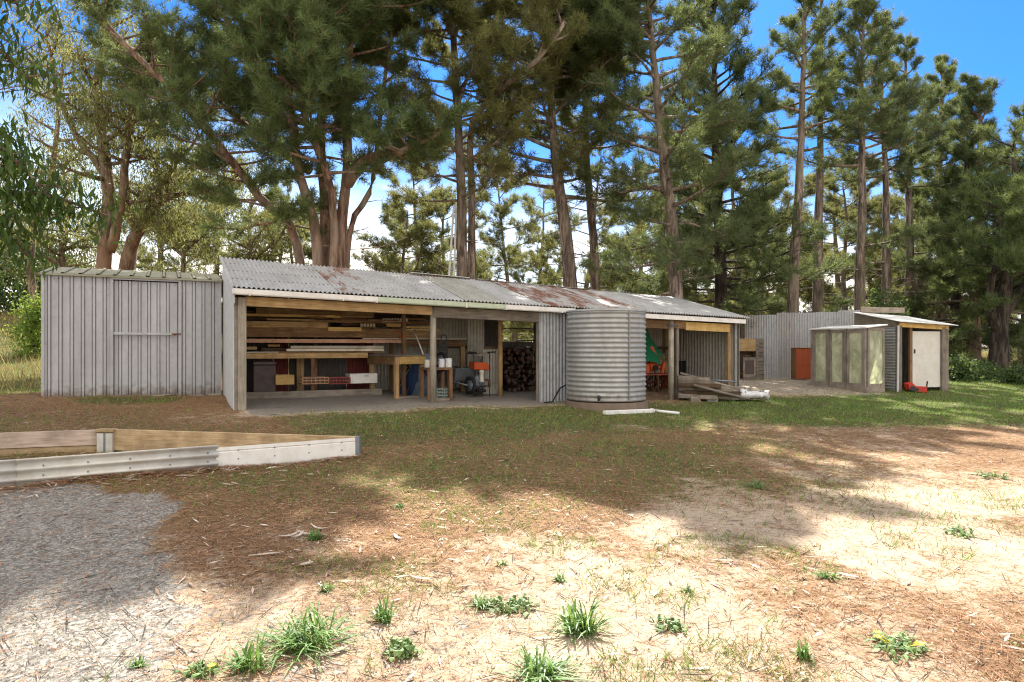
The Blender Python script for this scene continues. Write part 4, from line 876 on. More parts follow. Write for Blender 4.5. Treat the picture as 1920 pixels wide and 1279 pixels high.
# ================================================================== raised bed in the foreground left
TIP=(-1.795,7.79); FL=(-5.35,5.62); BK=(-5.2,8.55); BL=(-7.4,7.87); zt=EYE-1.06
rb=thing('raised_garden_bed','empty wedge shaped raised bed of sleepers clad with cream corrugated steel','garden bed',(TIP[0],TIP[1],zt-.2),0)
def RL(x,y,z): return (x-TIP[0],y-TIP[1],z-(zt-.2))
def bboard(a,b3,z0,z1,th,mat,name,side=1):
    a,b3=Vector((*a,0)),Vector((*b3,0)); d=(b3-a); l=d.length; m=MB(); m.box(0,l,0,th*side,z0,z1) if side>0 else m.box(0,l,th*side,0,z0,z1)
    o=m.build(name,mat,rb,bevel=.004); o.location=RL(a.x,a.y,0); o.rotation_euler=(0,0,math.atan2(d.y,d.x)); return o
# front timber (behind the cladding), back timbers
bboard((-5.35+.05,5.62+.1),(TIP[0]-.03,TIP[1]-.0),zt-.26,zt-.015,.045,W_RAW,'side_board')
o=bboard((BK[0]+.05,BK[1]),(TIP[0]-.05,TIP[1]+.06),zt-.27,zt+.0,.05,W_RAW,'side_board')
bboard(BL,(BK[0]-.05,BK[1]),zt-.20,zt-.005,.05,W_PINK,'side_board'); bboard((BL[0],BL[1]+.01),(BK[0]-.05,BK[1]+.01),zt-.42,zt-.205,.05,W_RAW,'side_board')
m=MB(); x,y,_=RL(BK[0],BK[1],0); m.box(x-.10,x+.10,y-.045,y-.0,-.10,.155); m.build('joint_plate',CREAMS,rb,bevel=.003); m=MB(); m.box(x-.012,x+.012,y-.05,y-.0455,-.10,.155); m.build('joint_strip',GREYM,rb); m=MB(); m.box(x-.115,x+.115,y-.06,y+.06,.17,.205); m.build('joint_cap',W_RAW,rb,bevel=.003)
dv=Vector((FL[0]-TIP[0],FL[1]-TIP[1],0)); lF=dv.length; dv.normalize(); nv=Vector((-dv.y,dv.x,0))
if nv.y>0: nv=-nv
uc=.364*lF; us=.758*lF
def RP(t,off,z): q=Vector((*TIP,0))+dv*t+nv*off; return RL(q.x,q.y,z)
# flat folded flashing near the tip
m=MB(); prf=[(.0,.0),(.012,.0),(.014,-.035),(.006,-.045),(.014,-.055),(.014,-.30)]; P=[RP(.0,a,zt+z) for a,z in prf]; Q=[RP(uc+.02,a,zt+z) for a,z in prf]; n=len(prf)
m.add(P+Q,[(i,i+1,n+i+1,n+i) for i in range(n-1)]); m.build('flashing',WHITE,rb)
m=MB(); m.box(-.03,.02,-.035,.035,-.08,.215); m.build('corner_post',GREYM,rb,bevel=.004)
def csheet(t0,t1,off,lb=None):
    m=MB(); rows=40; amp=.022; per=.092; hh=.275; P=[]
    vs=[]
    for t in (t0,t1):
        for i in range(rows+1): z=hh*i/rows; vs.append(RP(t,off+amp*math.sin(2*PI*z/per+2.2),zt+.035-hh+z))
    k=rows+1; m.add(vs,[(i,i+1,k+i+1,k+i) for i in range(rows)]); o=m.build('corrugated_panel',CREAMS,rb,smooth=True)
    sd=o.modifiers.new('thick','SOLIDIFY'); sd.thickness=.003; return o
csheet(uc,us+.06,.032); csheet(us,lF,.028)
for t in list(np.linspace(uc+.1,lF-.1,8))+list(np.linspace(.2,uc-.2,4)):
    for z in (-.04,-.13): q=RP(t,.05 if t>uc else .016,zt+z); m=MB(); m.lathe([(0,-.007),(.007,-.007),(.007,.007),(0,.007)],8,q); m.build('screw',GREYM,rb)

# ================================================================== corrugated screen at the right
fa,fb=at(1397,704,21.5),at(1623,706,20.6)
fa=Vector((fa.x,fa.y,g(fa.x,fa.y))); fb=Vector((fb.x,fb.y,g(fb.x,fb.y))); fr=math.atan2(fb.y-fa.y,fb.x-fa.x); lf=math.hypot(fb.x-fa.x,fb.y-fa.y)
sc=thing('corrugated_fence','tall patched fence of upright corrugated sheets behind the glass lean-to','fence',fa,fr)
ks=[0,.055,.145,.31,.54,.72,1.0]; mats=[GFENCE,GFENCR,GFENCE,GFENCR,GFENCE,GFENCE,GFENCE]
tops=[2.0,2.0,2.06,2.05,2.06,2.10]
cuts=[0,.13,.27,.42,.60,.78,1.0]; mts=[GFENCR,GFENCE,GFENCR,GFENCE,GWALL,GFENCE]
for i in range(6):
    a,b3=cuts[i]*lf,cuts[i+1]*lf; m=MB(); m.sheet((0,-.004*(i%2),0),(1,0,0),(0,1,0),lambda t:(0,0,-.12),lambda t:(0,0,tops[i]+.02*t/lf),sine(b3-a+.03,.076,.014,6,a),2); o=m.build('sheet',mts[i],sc,smooth=True)
    if mts[i] is GFENCR: o['label']='rust stained fence sheet'
for x in (.02,lf*.33,lf*.66,lf-.03): m=MB(); m.box(x-.04,x+.04,.02,.10,-.2,2.1); m.build('post',W_OLDZ,sc)
m=MB(); m.box(lf+.0,lf+.09,-.06,.03,-.1,2.16); m.build('end_post',wood('red_brown_post',(.12,.04,.025),(.24,.09,.05),'z'),sc,bevel=.005)
m=MB(); m.box(-.28,-.0,.02,.06,1.75,2.0); m.build('side_board',W_BRN,sc)
# slatted cupboard with a loose door
a=at(1381,706,20.4); b3=at(1432,706,20.4); w_=b3.x-a.x; t=thing('slatted_cupboard','old slatted timber cupboard leaning at the left end of the corrugated fence','cupboard',(a.x,20.4,g(a.x+.4,20.4)),.0); hc=1.25
m=MB()
for k in range(9): m.box(w_*.70,w_,-.03,.0,k*hc/9+.005,(k+1)*hc/9-.012)
m.box(w_*.70,w_*.70+.03,.0,.35,0,hc); m.box(w_-.03,w_,.0,.35,0,hc); m.build('slatted_side',W_OLD,t)
m=MB(); m.box(0,w_*.695,-.03,.0,hc-.38,hc-.005); m.build('top_board',W_TAN,t,bevel=.004)
m=MB()
for k in range(7): m.box(0,w_*.69,.33,.36,k*.18,k*.18+.165)
m.build('back_panel',W_DRK,t); m=MB(); m.box(-.01,.02,.0,.33,0,hc-.01); m.build('side_panel',W_BRN,t); m=MB(); m.box(0.021,w_*.69,.0,.33,hc-.41,hc-.385); m.build('shelf',W_DRK,t)
a=at(1397,705,20.1); t=thing('crate_door','small dark framed panel propped in front of the slatted cupboard','panel',(a.x-.05,20.12,g(a.x,20.1)),.0); wd=at(1417,700,20.1).x-a.x+.05; hd=.68
for (x0,x1,z0,z1) in ((0,wd,hd-.1,hd),(0,wd,.08,.16),(0,.05,.16,hd-.1),(wd-.05,wd,.16,hd-.1),(0,wd,0,.075)): m=MB(); m.box(x0,x1,-.02,.02,z0,z1); m.build('frame_rail',W_OLD,t,bevel=.003)
m=MB(); m.box(.05,wd-.05,-.005,.01,.16,hd-.1); m.build('panel',CHEST,t)
a=at(1490,713,20.0); b3=at(1524,713,19.9); t=thing('brown_cabinet','plain red brown cupboard standing between the corrugated fence and the glass lean-to','cabinet',(a.x,19.9,g(a.x,19.9)),.03); w_=b3.x-a.x; hc=at(1505,652,19.9).z-g(a.x,19.9)
m=MB(); m.box(0,w_,0.022,.35,.03,hc-.02); m.build('carcass',W_BRN,t,bevel=.004); m=MB(); m.box(.01,w_-.005,.0,.02,.035,hc-.03); m.build('door',REDB,t,bevel=.003); m=MB(); m.box(-.01,w_+.01,-.015,.36,hc-.02,hc); m.build('top',REDB,t,bevel=.003)

# ================================================================== glass lean-to made of old windows
GC=Vector((9.04,17.0)); fd=Vector((-.366,.93)).normalized(); sd_=Vector((.93,.366)).normalized(); gl=1.74; gw=.60; hgl=1.56
m_,nt_,b_=newmat('cloudy_glass'); f=noise(nt_,coords(nt_,(1,1,.6)),3.4,8,.72,.6); b_.inputs['Base Color'].default_value=(.55,.58,.42,1)
lk(nt_,ramp(nt_,f,[(.32,(.32,.34,.24)),(.5,(.58,.59,.45)),(.66,(.78,.78,.66))]),b_.inputs['Base Color']); lk(nt_,ramp(nt_,f,[(.3,gray(.12)),(.75,gray(.5))]),b_.inputs['Roughness'])
tl=nd(nt_,'ShaderNodeBsdfTranslucent'); tl.inputs['Color'].default_value=(.88,.90,.64,1); tp_=nd(nt_,'ShaderNodeBsdfTransparent'); tp_.inputs['Color'].default_value=(.8,.85,.75,1)
m1=nd(nt_,'ShaderNodeMixShader'); m1.inputs[0].default_value=.5; lk(nt_,b_.outputs[0],m1.inputs[1]); lk(nt_,tl.outputs[0],m1.inputs[2])
m2=nd(nt_,'ShaderNodeMixShader'); lk(nt_,ramp(nt_,f,[(.3,gray(.5)),(.65,gray(.05))]),m2.inputs[0]); lk(nt_,m1.outputs[0],m2.inputs[1]); lk(nt_,tp_.outputs[0],m2.inputs[2]); lk(nt_,m2.outputs[0],nt_.nodes['Material Output'].inputs['Surface'])
GLASS=m_; b_.inputs['Specular IOR Level'].default_value=.6
gh=thing('glass_lean_to','small greenhouse cobbled from old framed windows under a white sheet roof','greenhouse',(GC.x,GC.y,.35),math.atan2(fd.y,fd.x))
# local: x = back along the front, y = -right ... right-hand side lies at -y
def win(x0,x1,name='window'):
    m=MB(); fw=.055
    for (a,b3,z0,z1) in ((x0,x1,.02,.10),(x0,x1,hgl-.14,hgl-.06),(x0,x0+fw,.10,hgl-.14),(x1-fw,x1,.10,hgl-.14)): m.box(a,b3,-.0,.045,z0,z1)
    o=m.build(name,W_OLDZ,gh); m=MB(); m.box(x0+fw,x1-fw,.012,.018,.10,hgl-.14); m.build('pane',GLASS,o); return o
for k,(a,b3) in enumerate(((.06,.56),(.66,1.12),(1.2,1.68))): o=win(a,b3); 
for x in (.0,.565,1.125,1.69): m=MB(); x_=(x+.05); m.box(x,x+.055 if x<.1 else x+.07,.002,.06,-.05,hgl-.05); m.build('post',W_OLDZ,gh)
m=MB()
for (y0,y1,z0,z1) in ((-gw,-.03,.02,.1),(-gw,-.03,hgl-.1,hgl-.02),(-gw,-gw+.05,.1,hgl-.1),(-.08,-.03,.1,hgl-.1)): m.box(-.03,.012,y0,y1,z0,z1)
o=m.build('window',W_OLDZ,gh); m=MB(); m.box(-.012,-.006,-gw+.05,-.08,.1,hgl-.1); m.build('pane',GLASS,o)
m=MB(); m.box(1.72,1.75,-gw,0,0,hgl); m.build('back_panel',FIBRO,gh)
GROOF=plain('white_roof_sheet',(.66,.66,.62),.5,.25)
m=MB(); m.hexa([(-.07,-gw-.07,hgl+.04),(1.80,-gw-.07,hgl+.04),(1.80,.09,hgl-.04),(-.07,.09,hgl-.04),(-.07,-gw-.07,hgl+.07),(1.80,-gw-.07,hgl+.07),(1.80,.09,hgl-.012),(-.07,.09,hgl-.012)]); m.build('roof',GROOF,gh)
m=MB(); m.box(-.05,1.75,-.02,.05,-.12,.018); m.box(-.04,-.0,-gw,-.02,-.12,.018); m.build('base_rail',W_OLD,gh)

# ================================================================== little shed with a white door
LC=Vector((10.1,17.3)); la=math.atan2(.3,1.4); lw=1.43; ld=1.65; lh=1.66
lt=thing('door_shed','tiny timber framed shed with a white door and a white sloping roof at the right','shed',(LC.x,LC.y,.31),la)
def lb_(name,x0,x1,y0,y1,z0,z1,mat,bv=.004): m=MB(); m.box(x0,x1,y0,y1,z0,z1); return m.build(name,mat,lt,bevel=bv)
lb_('post',-.10,.03,0,.09,-.1,lh-.02,W_OLDZ); lb_('post',lw-.16,lw-.05,0,.1,-.1,lh-.06,W_OLDZ); lb_('post',lw-.045,lw+.05,.01,.1,-.1,lh-.1,W_OLDZ)
m=MB(); m.beam((-.11,-.03,lh-.02),(-.11,-.005,-.08),.02,.05,(1,0,0)); m.build('trim',FIBRO,lt)
m=MB(); m.beam((-.02,.04,lh+.0),(lw+.06,.04,lh-.07),.06,.12); m.build('front_beam',W_YEL,lt,bevel=.004)
m=MB(); m.hexa([(-.14,-.12,lh+.07),(lw+.22,-.12,lh-.02),(lw+.22,ld,lh+.30),(-.14,ld,lh+.40),(-.14,-.12,lh+.085),(lw+.22,-.12,lh-.005),(lw+.22,ld,lh+.315),(-.14,ld,lh+.415)]); m.build('roof',GROOF,lt)
m=MB(); prz=sine(lh+.0,.076,.011,8,.0); m.sheet((-.06,.09,-.06),(0,0,1),(1,0,0),lambda t:(0,0,0),lambda t:(0,ld-.1,0),prz,2); m.build('side_wall',GWALL,lt,smooth=True)
m=MB(); m.prism([(-.05,.09,lh-.06),(-.05,ld,lh-.06),(-.05,ld,lh+.38),(-.05,.09,lh+.09)],(.02,0,0)); m.build('gable_board',W_OLDY,lt)
m=MB(); m.sheet((0,ld-.02,0),(1,0,0),(0,1,0),lambda t:(0,0,-.1),lambda t:(0,0,lh+.25),sine(lw,.105,.014,6),2); m.build('back_wall',GWALLD,lt,smooth=True)
m=MB(); m.sheet((lw,.1,0),(0,1,0),(1,0,0),lambda t:(0,0,-.1),lambda t:(0,0,lh-.08+.2*t),sine(ld-.12,.105,.014,6),2); m.build('side_wall',GWALLD,lt,smooth=True)
lb_('door_post',.33,.40,.06,.12,0,lh-.07,W_BRNZ)
dd=lb_('door',.405,lw-.165,.06,.10,.02,lh-.17,plain('off_white_door',(.60,.58,.52),.5,.2,dirt=(.4,.36,.28))); m=MB(); m.box(.44,.47,.035,.058,.92,1.02); m.build('lock',DARKM,dd)
lb_('back_board',.2,1.65,ld+.03,ld+.08,lh+.40,lh+.56,W_OLD)
q=LC+Vector((.09,-.16)); t=thing('red_barrow_tub','broken red plastic tub with a grey bar lying at the foot of the white door','tub',(q.x,q.y,g(q.x,q.y)),la-.05)
t.scale=(.78,.78,.78); m=MB(); m.prism([(.0,0,.30),(.12,0,.36),(.30,0,.22),(.72,0,.20),(.70,0,.0),(.35,0,.02),(.05,0,.10)],(0,.22,0)); m.build('tub',REDP,t,bevel=.012)
m=MB(); m.prism([(.02,-.012,.10),(.12,-.012,.24),(.38,-.012,.14),(.36,-.012,.03)],(0,.01,0)); m.build('grille',DARKM,t); m=MB(); m.tube([(.70,.05,.0),(.75,.05,.38)],.022,8); m.build('handle',BLACKR,t)
# ================================================================== trees
class Tree:
    """collects wood and foliage in the tree's own frame (origin at the foot)"""
    def __init__(s, base): s.b = Vector(base); s.wood = MB(); s.P = []; s.D = []; s.tw = []
    def path(s, pts): return [Vector(p)-s.b for p in pts]
def rnd(a, b): return random.uniform(a, b)
def resample(pts, n):
    pts = [Vector(p) for p in pts]; L_ = [0]
    for a, b in zip(pts, pts[1:]): L_.append(L_[-1]+(b-a).length)
    out = []
    for i in range(n):
        t = L_[-1]*i/(n-1); k = 0
        while k < len(pts)-2 and L_[k+1] < t: k += 1
        u = (t-L_[k])/max(1e-6, L_[k+1]-L_[k])
        p0 = pts[max(k-1,0)]; p1 = pts[k]; p2 = pts[k+1]; p3 = pts[min(k+2,len(pts)-1)]
        out.append(.5*((2*p1)+(p2-p0)*u+(2*p0-5*p1+4*p2-p3)*u*u+(3*p1-p0-3*p2+p3)*u**3))
    return out
def stem(T, pts, r0, r1, n=22, sides=11, wob=.06, jit=.012):
    q = resample(pts, n)
    for i in range(1, n): q[i] += Vector((rnd(-jit,jit), rnd(-jit,jit), 0))
    rad = [r0+(r1-r0)*(i/(n-1))**.85 for i in range(n)]
    T.wood.tube(q, rad, sides, wob=wob); return q, rad
def along(q, t):
    x = t*(len(q)-1); k = min(int(x), len(q)-2); return q[k].lerp(q[k+1], x-k)
def boughs(T, q, f0, f1, n, L0, L1, el0, el1, r=.05, subs=9, per=12, step=.085, bare=.32, phi=None, flat=.25, sag=0.0, sides=5):
    """side boughs on a stem between the fractions f0 and f1; length L0 at the bottom, L1 at the top"""
    ga = rnd(0, 6.28)
    for i in range(n):
        t = (i+rnd(0,1))/n; f = f0+(f1-f0)*t; p = along(q, f); ln = (L0+(L1-L0)*t)*rnd(.6,1.15)
        ga += 2.4+rnd(-.5,.5); an = ga if phi is None else phi[0]+rnd(-1,1)*phi[1]
        el = el0+(el1-el0)*t+rnd(-.15,.15)
        d = Vector((math.cos(an)*math.cos(el), math.sin(an)*math.cos(el), math.sin(el)))
        pts = [p]; m = 6
        for k in range(m):
            d = (d+Vector((rnd(-.13,.13), rnd(-.13,.13), rnd(-.06,.10)-sag+(.10 if k > 2 else 0)))).normalized()
            pts.append(pts[-1]+d*ln/m)
        rb = r*(.5+.5*ln/max(L0,L1))
        T.wood.tube(pts, [rb*(1-.82*k/m) for k in range(m+1)], sides, cap=False)
        for j in range(subs):
            u = bare+(1-bare)*(j+rnd(0,1))/subs; a = along(pts, min(u,.999)); k = min(int(u*m), m-1); bd = (pts[k+1]-pts[k]).normalized()
            sd = bd.cross(Vector((rnd(-1,1),rnd(-1,1),rnd(-1,1)))).normalized(); sd.z *= (1-flat)
            dd = (bd*.75+sd*.8+Vector((0,0,.16))).normalized(); l2 = ln*rnd(.2,.42)*(1.15-.5*u)
            end = a+dd*l2+Vector((0,0,rnd(0,.1)*l2)); T.wood.tube([a,(a+end)/2+Vector((0,0,-.02)),end], [rb*.28,rb*.2,.006], 3, cap=False)
            nn = max(2, int(l2/step)); 
            for w_ in range(nn):
                v = .3+.7*(w_+rnd(0,1))/nn; c = a.lerp(end, v)
                T.P.append(c+Vector((rnd(-1,1),rnd(-1,1),rnd(-1,1)))*.09); T.D.append((dd+Vector((rnd(-.5,.5),rnd(-.5,.5),rnd(-.1,.6)))).normalized())
        for w_ in range(per):
            u = 1-.5*rnd(0,1)**1.5; T.P.append(along(pts, min(u,.999))+Vector((rnd(-1,1),rnd(-1,1),rnd(-1,1)))*.08); T.D.append((d+Vector((rnd(-.6,.6),rnd(-.6,.6),rnd(-.1,.7)))).normalized())
def twigs(T, q, f0, f1, n, l, r=.02, phi=None):
    for i in range(n):
        f = rnd(f0,f1); p = along(q,f); an = rnd(0,6.28) if phi is None else phi[0]+rnd(-1,1)*phi[1]; d = Vector((math.cos(an),math.sin(an),rnd(-.15,.35))).normalized(); pts=[p]; ln = l*rnd(.4,1.1)
        for k in range(4): d=(d+Vector((rnd(-.25,.25),rnd(-.25,.25),rnd(-.2,.2)))).normalized(); pts.append(pts[-1]+d*ln/4)
        T.wood.tube(pts,[r,r*.8,r*.55,r*.35,.005],4,cap=False)
        for j in range(4):
            a=along(pts,rnd(.3,.95)); e=a+(d+Vector((rnd(-1,1),rnd(-1,1),rnd(-.6,.6)))).normalized()*ln*rnd(.12,.3); T.wood.tube([a,e],[r*.35,.004],3,cap=False)
def needles(P, D, n, ln, wd, spread=.75):
    P = np.array([tuple(p) for p in P], float); D = np.array([tuple(d) for d in D], float); N = len(P)
    P = np.repeat(P, n, 0); D2 = np.repeat(D, n, 0); M = N*n
    R = rng.normal(size=(M,3)); R /= np.linalg.norm(R,axis=1,keepdims=True)
    d = D2*.65+R*spread; d[:,2] += .08; d /= np.linalg.norm(d,axis=1,keepdims=True)
    base = P+D2*(rng.random((M,1))-.5)*.16+R*.015; l = ln*(.6+.6*rng.random((M,1)))
    s = np.cross(d, rng.normal(size=(M,3))); s /= np.linalg.norm(s,axis=1,keepdims=True)+1e-9
    V = np.zeros((M,3,3)); V[:,0] = base-s*wd/2; V[:,1] = base+s*wd/2; V[:,2] = base+d*l
    tone = np.repeat(np.repeat(rng.random(N),n)*.7+rng.random(M)*.3, 3); return V, tone
def leaves(P, n, ln, wd, spread, droop=1.0):
    P = np.array([tuple(p) for p in P], float); N = len(P); P = np.repeat(P, n, 0); M = len(P)
    P = P+rng.normal(size=(M,3))*spread
    d = rng.normal(size=(M,3))*.55; d[:,2] -= droop; d /= np.linalg.norm(d,axis=1,keepdims=True)
    s = np.cross(d, rng.normal(size=(M,3))); s /= np.linalg.norm(s,axis=1,keepdims=True)+1e-9; l = ln*(.55+.7*rng.random((M,1)))
    V = np.zeros((M,4,3)); V[:,0] = P; V[:,1] = P+d*l*.4+s*wd; V[:,2] = P+d*l; V[:,3] = P+d*l*.4-s*wd
    tone = np.repeat(np.repeat(rng.random(N),n)*.5+rng.random(M)*.5, 4); return V, tone
def finish(T, name, label, barkm, leafm, kind='needle', nn=16, ln=.22, wd=.017, spread=.8, cat='tree', group=None, droop=1.0):
    t = thing(name, label, cat, T.b, 0, group)
    T.wood.build('trunk', barkm, t, smooth=True)
    if T.P:
        if kind == 'needle': V, tone = needles(T.P, T.D, nn, ln, wd, spread); npmesh('crown', V, 3, leafm, t, tone)
        else: V, tone = leaves(T.P, nn, ln, wd, spread, droop); npmesh('crown', V, 4, leafm, t, tone)
    return t
GP_ = 'pines in the shelter belt behind the sheds'
def base_at(u, Y): x = (u-CX)/F*Y; return Vector((x, Y, g(x,Y)-.15))
def pine(u, Y, label, top_v, lean=0.0, r0=.25, cb=.35, L0=2.6, L1=.7, n=44, leafm=None, barkm=None, low=(0,0,0), twg=10, el=(.05,.75), subs=13, nn=16, kink=0.0, wd=.017, mid=None, extra=None):
    b = base_at(u, Y); T = Tree(b); ht = EYE-(top_v-HZ)/F*Y-b.z
    k = ht; ax = [(0,0,0),(kink*.4,0,ht*.25),(lean*.45+kink,rnd(-.15,.15),ht*.5),(lean*.8,rnd(-.2,.2),ht*.78),(lean,0,ht)]
    if mid: ax = mid
    q, rad = stem(T, ax, r0*.95, .03, 20, 11, .06, .015)
    boughs(T, q, cb, .985, n, L0, L1, el[0], el[1], r=r0*.24, subs=subs)
    if low[0]: boughs(T, q, low[1], low[2], low[0], L0*1.0, L0*1.1, -.1, .1, r=r0*.2, subs=subs, bare=.3, sag=.04)
    if extra: boughs(T, q, extra[0], extra[1], extra[2], extra[3], extra[3]*.7, -.2, .2, r=r0*.2, subs=16, step=.028, per=34, phi=extra[4])
    twigs(T, q, .12, cb, twg, 1.5)
    return finish(T, 'pine_tree', label, barkm or BK_GRY, leafm or ND_GR, nn=nn, wd=wd, group=GP_)

# --- the many stemmed pine behind the left bay
def pp(u, v, Y): return at(u, v, Y)
Y0 = 17.2; b = base_at(612, Y0); T = Tree(b)
foot = [Vector((b.x-.22,b.y,b.z)), Vector((b.x+.14,b.y-.1,b.z)), Vector((b.x+.4,b.y,b.z)), Vector((b.x-.5,b.y+.1,b.z))]
def multi(pts, r0, r1, n=22): return stem(T, T.path(pts), r0, r1, n, 11, .08, .012)[0]
sA = multi([foot[0],pp(592,440,17.1),pp(562,330,16.8),pp(545,210,16.5),pp(520,100,16.2),pp(500,-60,16),pp(480,-240,16)], .17,.06)
sB = multi([foot[1],pp(626,420,17),pp(607,310,16.6),pp(575,230,16.2),pp(560,110,15.6),pp(570,-60,15)], .16,.05)
sC = multi([foot[2],pp(640,420,17.3),pp(652,330,17.5),pp(650,230,17.6),pp(655,80,17.8),pp(665,-120,18),pp(670,-240,18),pp(675,-350,18)], .18,.06)
sD = multi([pp(650,345,17.4),pp(680,305,17.0),pp(722,288,16.6),pp(765,280,16.0),pp(820,250,15.6)], .17,.05,10)
sE = multi([foot[3],pp(555,450,17.4),pp(490,375,17),pp(410,270,16.6),pp(330,175,16.2),pp(240,90,15.8),pp(150,-10,15.4)], .17,.05)
sF = multi([pp(580,320,17),pp(520,280,17.4),pp(450,225,17.9),pp(390,170,18.2),pp(320,110,18.4)], .12,.03,10)
sG = multi([foot[2],pp(655,440,17.6),pp(690,370,18),pp(705,300,18.3),pp(715,200,18.6),pp(735,60,19)], .12,.04)
sH = multi([foot[0],pp(610,400,17.6),pp(600,260,18),pp(610,120,18.2),pp(600,-80,18.2),pp(590,-220,18),pp(585,-345,17.8)], .19,.06)
for q_, f0, n, l0, l1 in ((sA,.52,26,2.0,1.2),(sB,.52,30,1.9,1.1),(sC,.5,30,2.2,1.0),(sG,.6,14,1.5,.9),(sH,.46,34,2.4,1.0)): boughs(T, q_, f0, .99, n, l0, l1, -.1, .6, r=.05, subs=13)
sJ = multi([pp(545,200,16.5),pp(490,120,16.6),pp(430,50,16.8),pp(375,-60,17)], .09,.03,10); boughs(T, sJ, .3, .99, 34, 1.9, 1.3, -.1, .5, r=.04, subs=13)
sI = multi([pp(658,60,17.8),pp(690,-100,17.7),pp(735,-230,17.5),pp(770,-310,17.4)], .10,.04,10)
for q_,f_,n_ in ((sC,.66,40),(sH,.60,44),(sI,.35,40)): boughs(T, q_, f_, .99, n_, 2.8, 1.7, -.1, .4, r=.05, subs=15, step=.035, per=30)
boughs(T, sB, .63, .98, 32, 1.8, 1.3, -.1, .45, r=.045, subs=11, phi=(-PI/2+.35,1.0))      # the dense bunch hanging out over the roof
boughs(T, sD, .58, .99, 18, 1.4, 1.0, -.1, .5, r=.04, subs=13)
boughs(T, sE, .36, .99, 44, 2.1, 1.5, -.05, .5, r=.04, subs=13); boughs(T, sF, .35, .99, 28, 1.7, 1.0, -.1, .4, r=.035, subs=13)
for q_ in (sE,sF,sG,sC): twigs(T, q_, .1, .5, 8, 1.6, .018)
finish(T, 'pine_tree', 'huge many stemmed pine with red brown limbs fanning out behind the left bay', BK_RED, ND_GR, nn=16, ln=.21, wd=.0165, group=GP_)

# --- twin stemmed pine
b = base_at(872, 19.5); T = Tree(b)
q1 = multi([Vector((b.x-.12,b.y,b.z)),pp(866,420,19.5),pp(860,250,19.4),pp(852,100,19.3),pp(842,-80,19.2),pp(832,-280,19)], .19,.06)
q2 = multi([Vector((b.x+.16,b.y,b.z)),pp(884,400,19.6),pp(882,260,19.4),pp(893,215,19),pp(950,160,18.2),pp(1010,110,17.4),pp(1060,40,17)], .165,.05)
boughs(T, q1, .34, .99, 60, 2.8, 1.4, .0, .7, r=.05, subs=13); boughs(T, q1, .66, .99, 40, 2.8, 1.8, -.1, .4, r=.05, subs=15, step=.035, per=30); boughs(T, q2, .55, .99, 26, 1.9, 1.4, -.1, .6, r=.05, subs=13)
for q_ in (q1,q2): twigs(T, q_, .15, .45, 10, 1.8, .018)
finish(T, 'pine_tree', 'twin stemmed pine with one limb bending right, beside the leaning ladder', BK_BRN, ND_OL, nn=16, wd=.017, group=GP_)
# --- tall single trunks behind the tank
pine(1068,20.0,'pale lichen trunked pine rising left of the tank with a dense olive crown',-130,lean=-.9,r0=.30,cb=.42,L0=2.6,L1=1.2,n=54,leafm=ND_OL,barkm=BK_GRY,subs=14,extra=(.70,.99,40,2.6,(.3,1.0)))
pine(1118,22.0,'slender bare trunked pine just right of the pale lichen trunked one',-150,lean=-.5,r0=.22,cb=.50,L0=2.5,L1=1.1,n=54,leafm=ND_GR,barkm=BK_BRN,kink=-.1)
pine(1266,19.0,'tall thick trunked pine standing clear above the roof right of the tank',-185,lean=-.9,r0=.27,cb=.36,L0=2.6,L1=1.1,n=58,extra=(.70,.985,44,2.3,(PI,.9)),leafm=ND_DK,barkm=BK_GRY,el=(-.05,.6),low=(8,.2,.36))
pine(1352,23.0,'dark bushy pine branching down to the roof end',-25,lean=-.3,r0=.30,cb=.30,L0=3.2,L1=1.4,n=84,leafm=ND_DK,barkm=BK_DRK,low=(20,.17,.34),subs=14)
pine(1488,22.0,'pine with a bare grey trunk behind the left part of the corrugated fence',-60,lean=.35,r0=.25,cb=.58,L0=2.0,L1=.5,n=32,leafm=ND_GR,low=(2,.36,.40))
pine(1534,25.0,'darker pine trunk right of the first trunk behind the fence',-30,lean=.1,r0=.27,cb=.58,L0=1.9,L1=.5,n=26,leafm=ND_DK,low=(3,.08,.2))
pine(1612,24.0,'pine trunk directly behind the right part of the corrugated fence',-5,lean=.15,r0=.26,cb=.55,L0=2.2,L1=.6,n=44,leafm=ND_DK,low=(2,.3,.4))
pine(1661,26.0,'straight pine trunk behind the right end of the fence',40,lean=-.1,r0=.25,cb=.56,L0=2.0,L1=.6,n=40,leafm=ND_DK,low=(2,.3,.4))
pine(1706,28.0,'pine trunk above the roof of the tiny white door shed',75,lean=-.15,r0=.27,cb=.54,L0=2.1,L1=.5,n=32,leafm=ND_DK,low=(2,.3,.4))
pine(1722,30.0,'slanting pine trunk forking away right behind the tiny shed',130,lean=1.2,r0=.24,cb=.50,L0=2.3,L1=.5,n=34,leafm=ND_GR)
pine(1764,31.0,'pointed pine between the tiny shed and the field gap',108,lean=.1,r0=.27,cb=.38,L0=2.5,L1=.4,n=44,leafm=ND_GR,low=(12,.1,.36))
pine(1792,27.5,'dark low skirted pine just right of the tiny shed',150,lean=.5,r0=.27,cb=.34,L0=2.6,L1=.5,n=42,leafm=ND_DK,barkm=BK_DRK,low=(20,.06,.34))
pine(1826,27.0,'pine with a stout red brown foot beside the field gap',165,lean=.25,r0=.30,cb=.34,L0=2.7,L1=.5,n=46,leafm=ND_DK,barkm=BK_RED,low=(10,.15,.34))
pine(1925,31.0,'round topped pine at the right edge of the picture',200,lean=.2,r0=.28,cb=.28,L0=3.2,L1=.8,n=54,leafm=ND_DK,low=(14,.1,.3))
b = base_at(1872, 23.5); T = Tree(b)
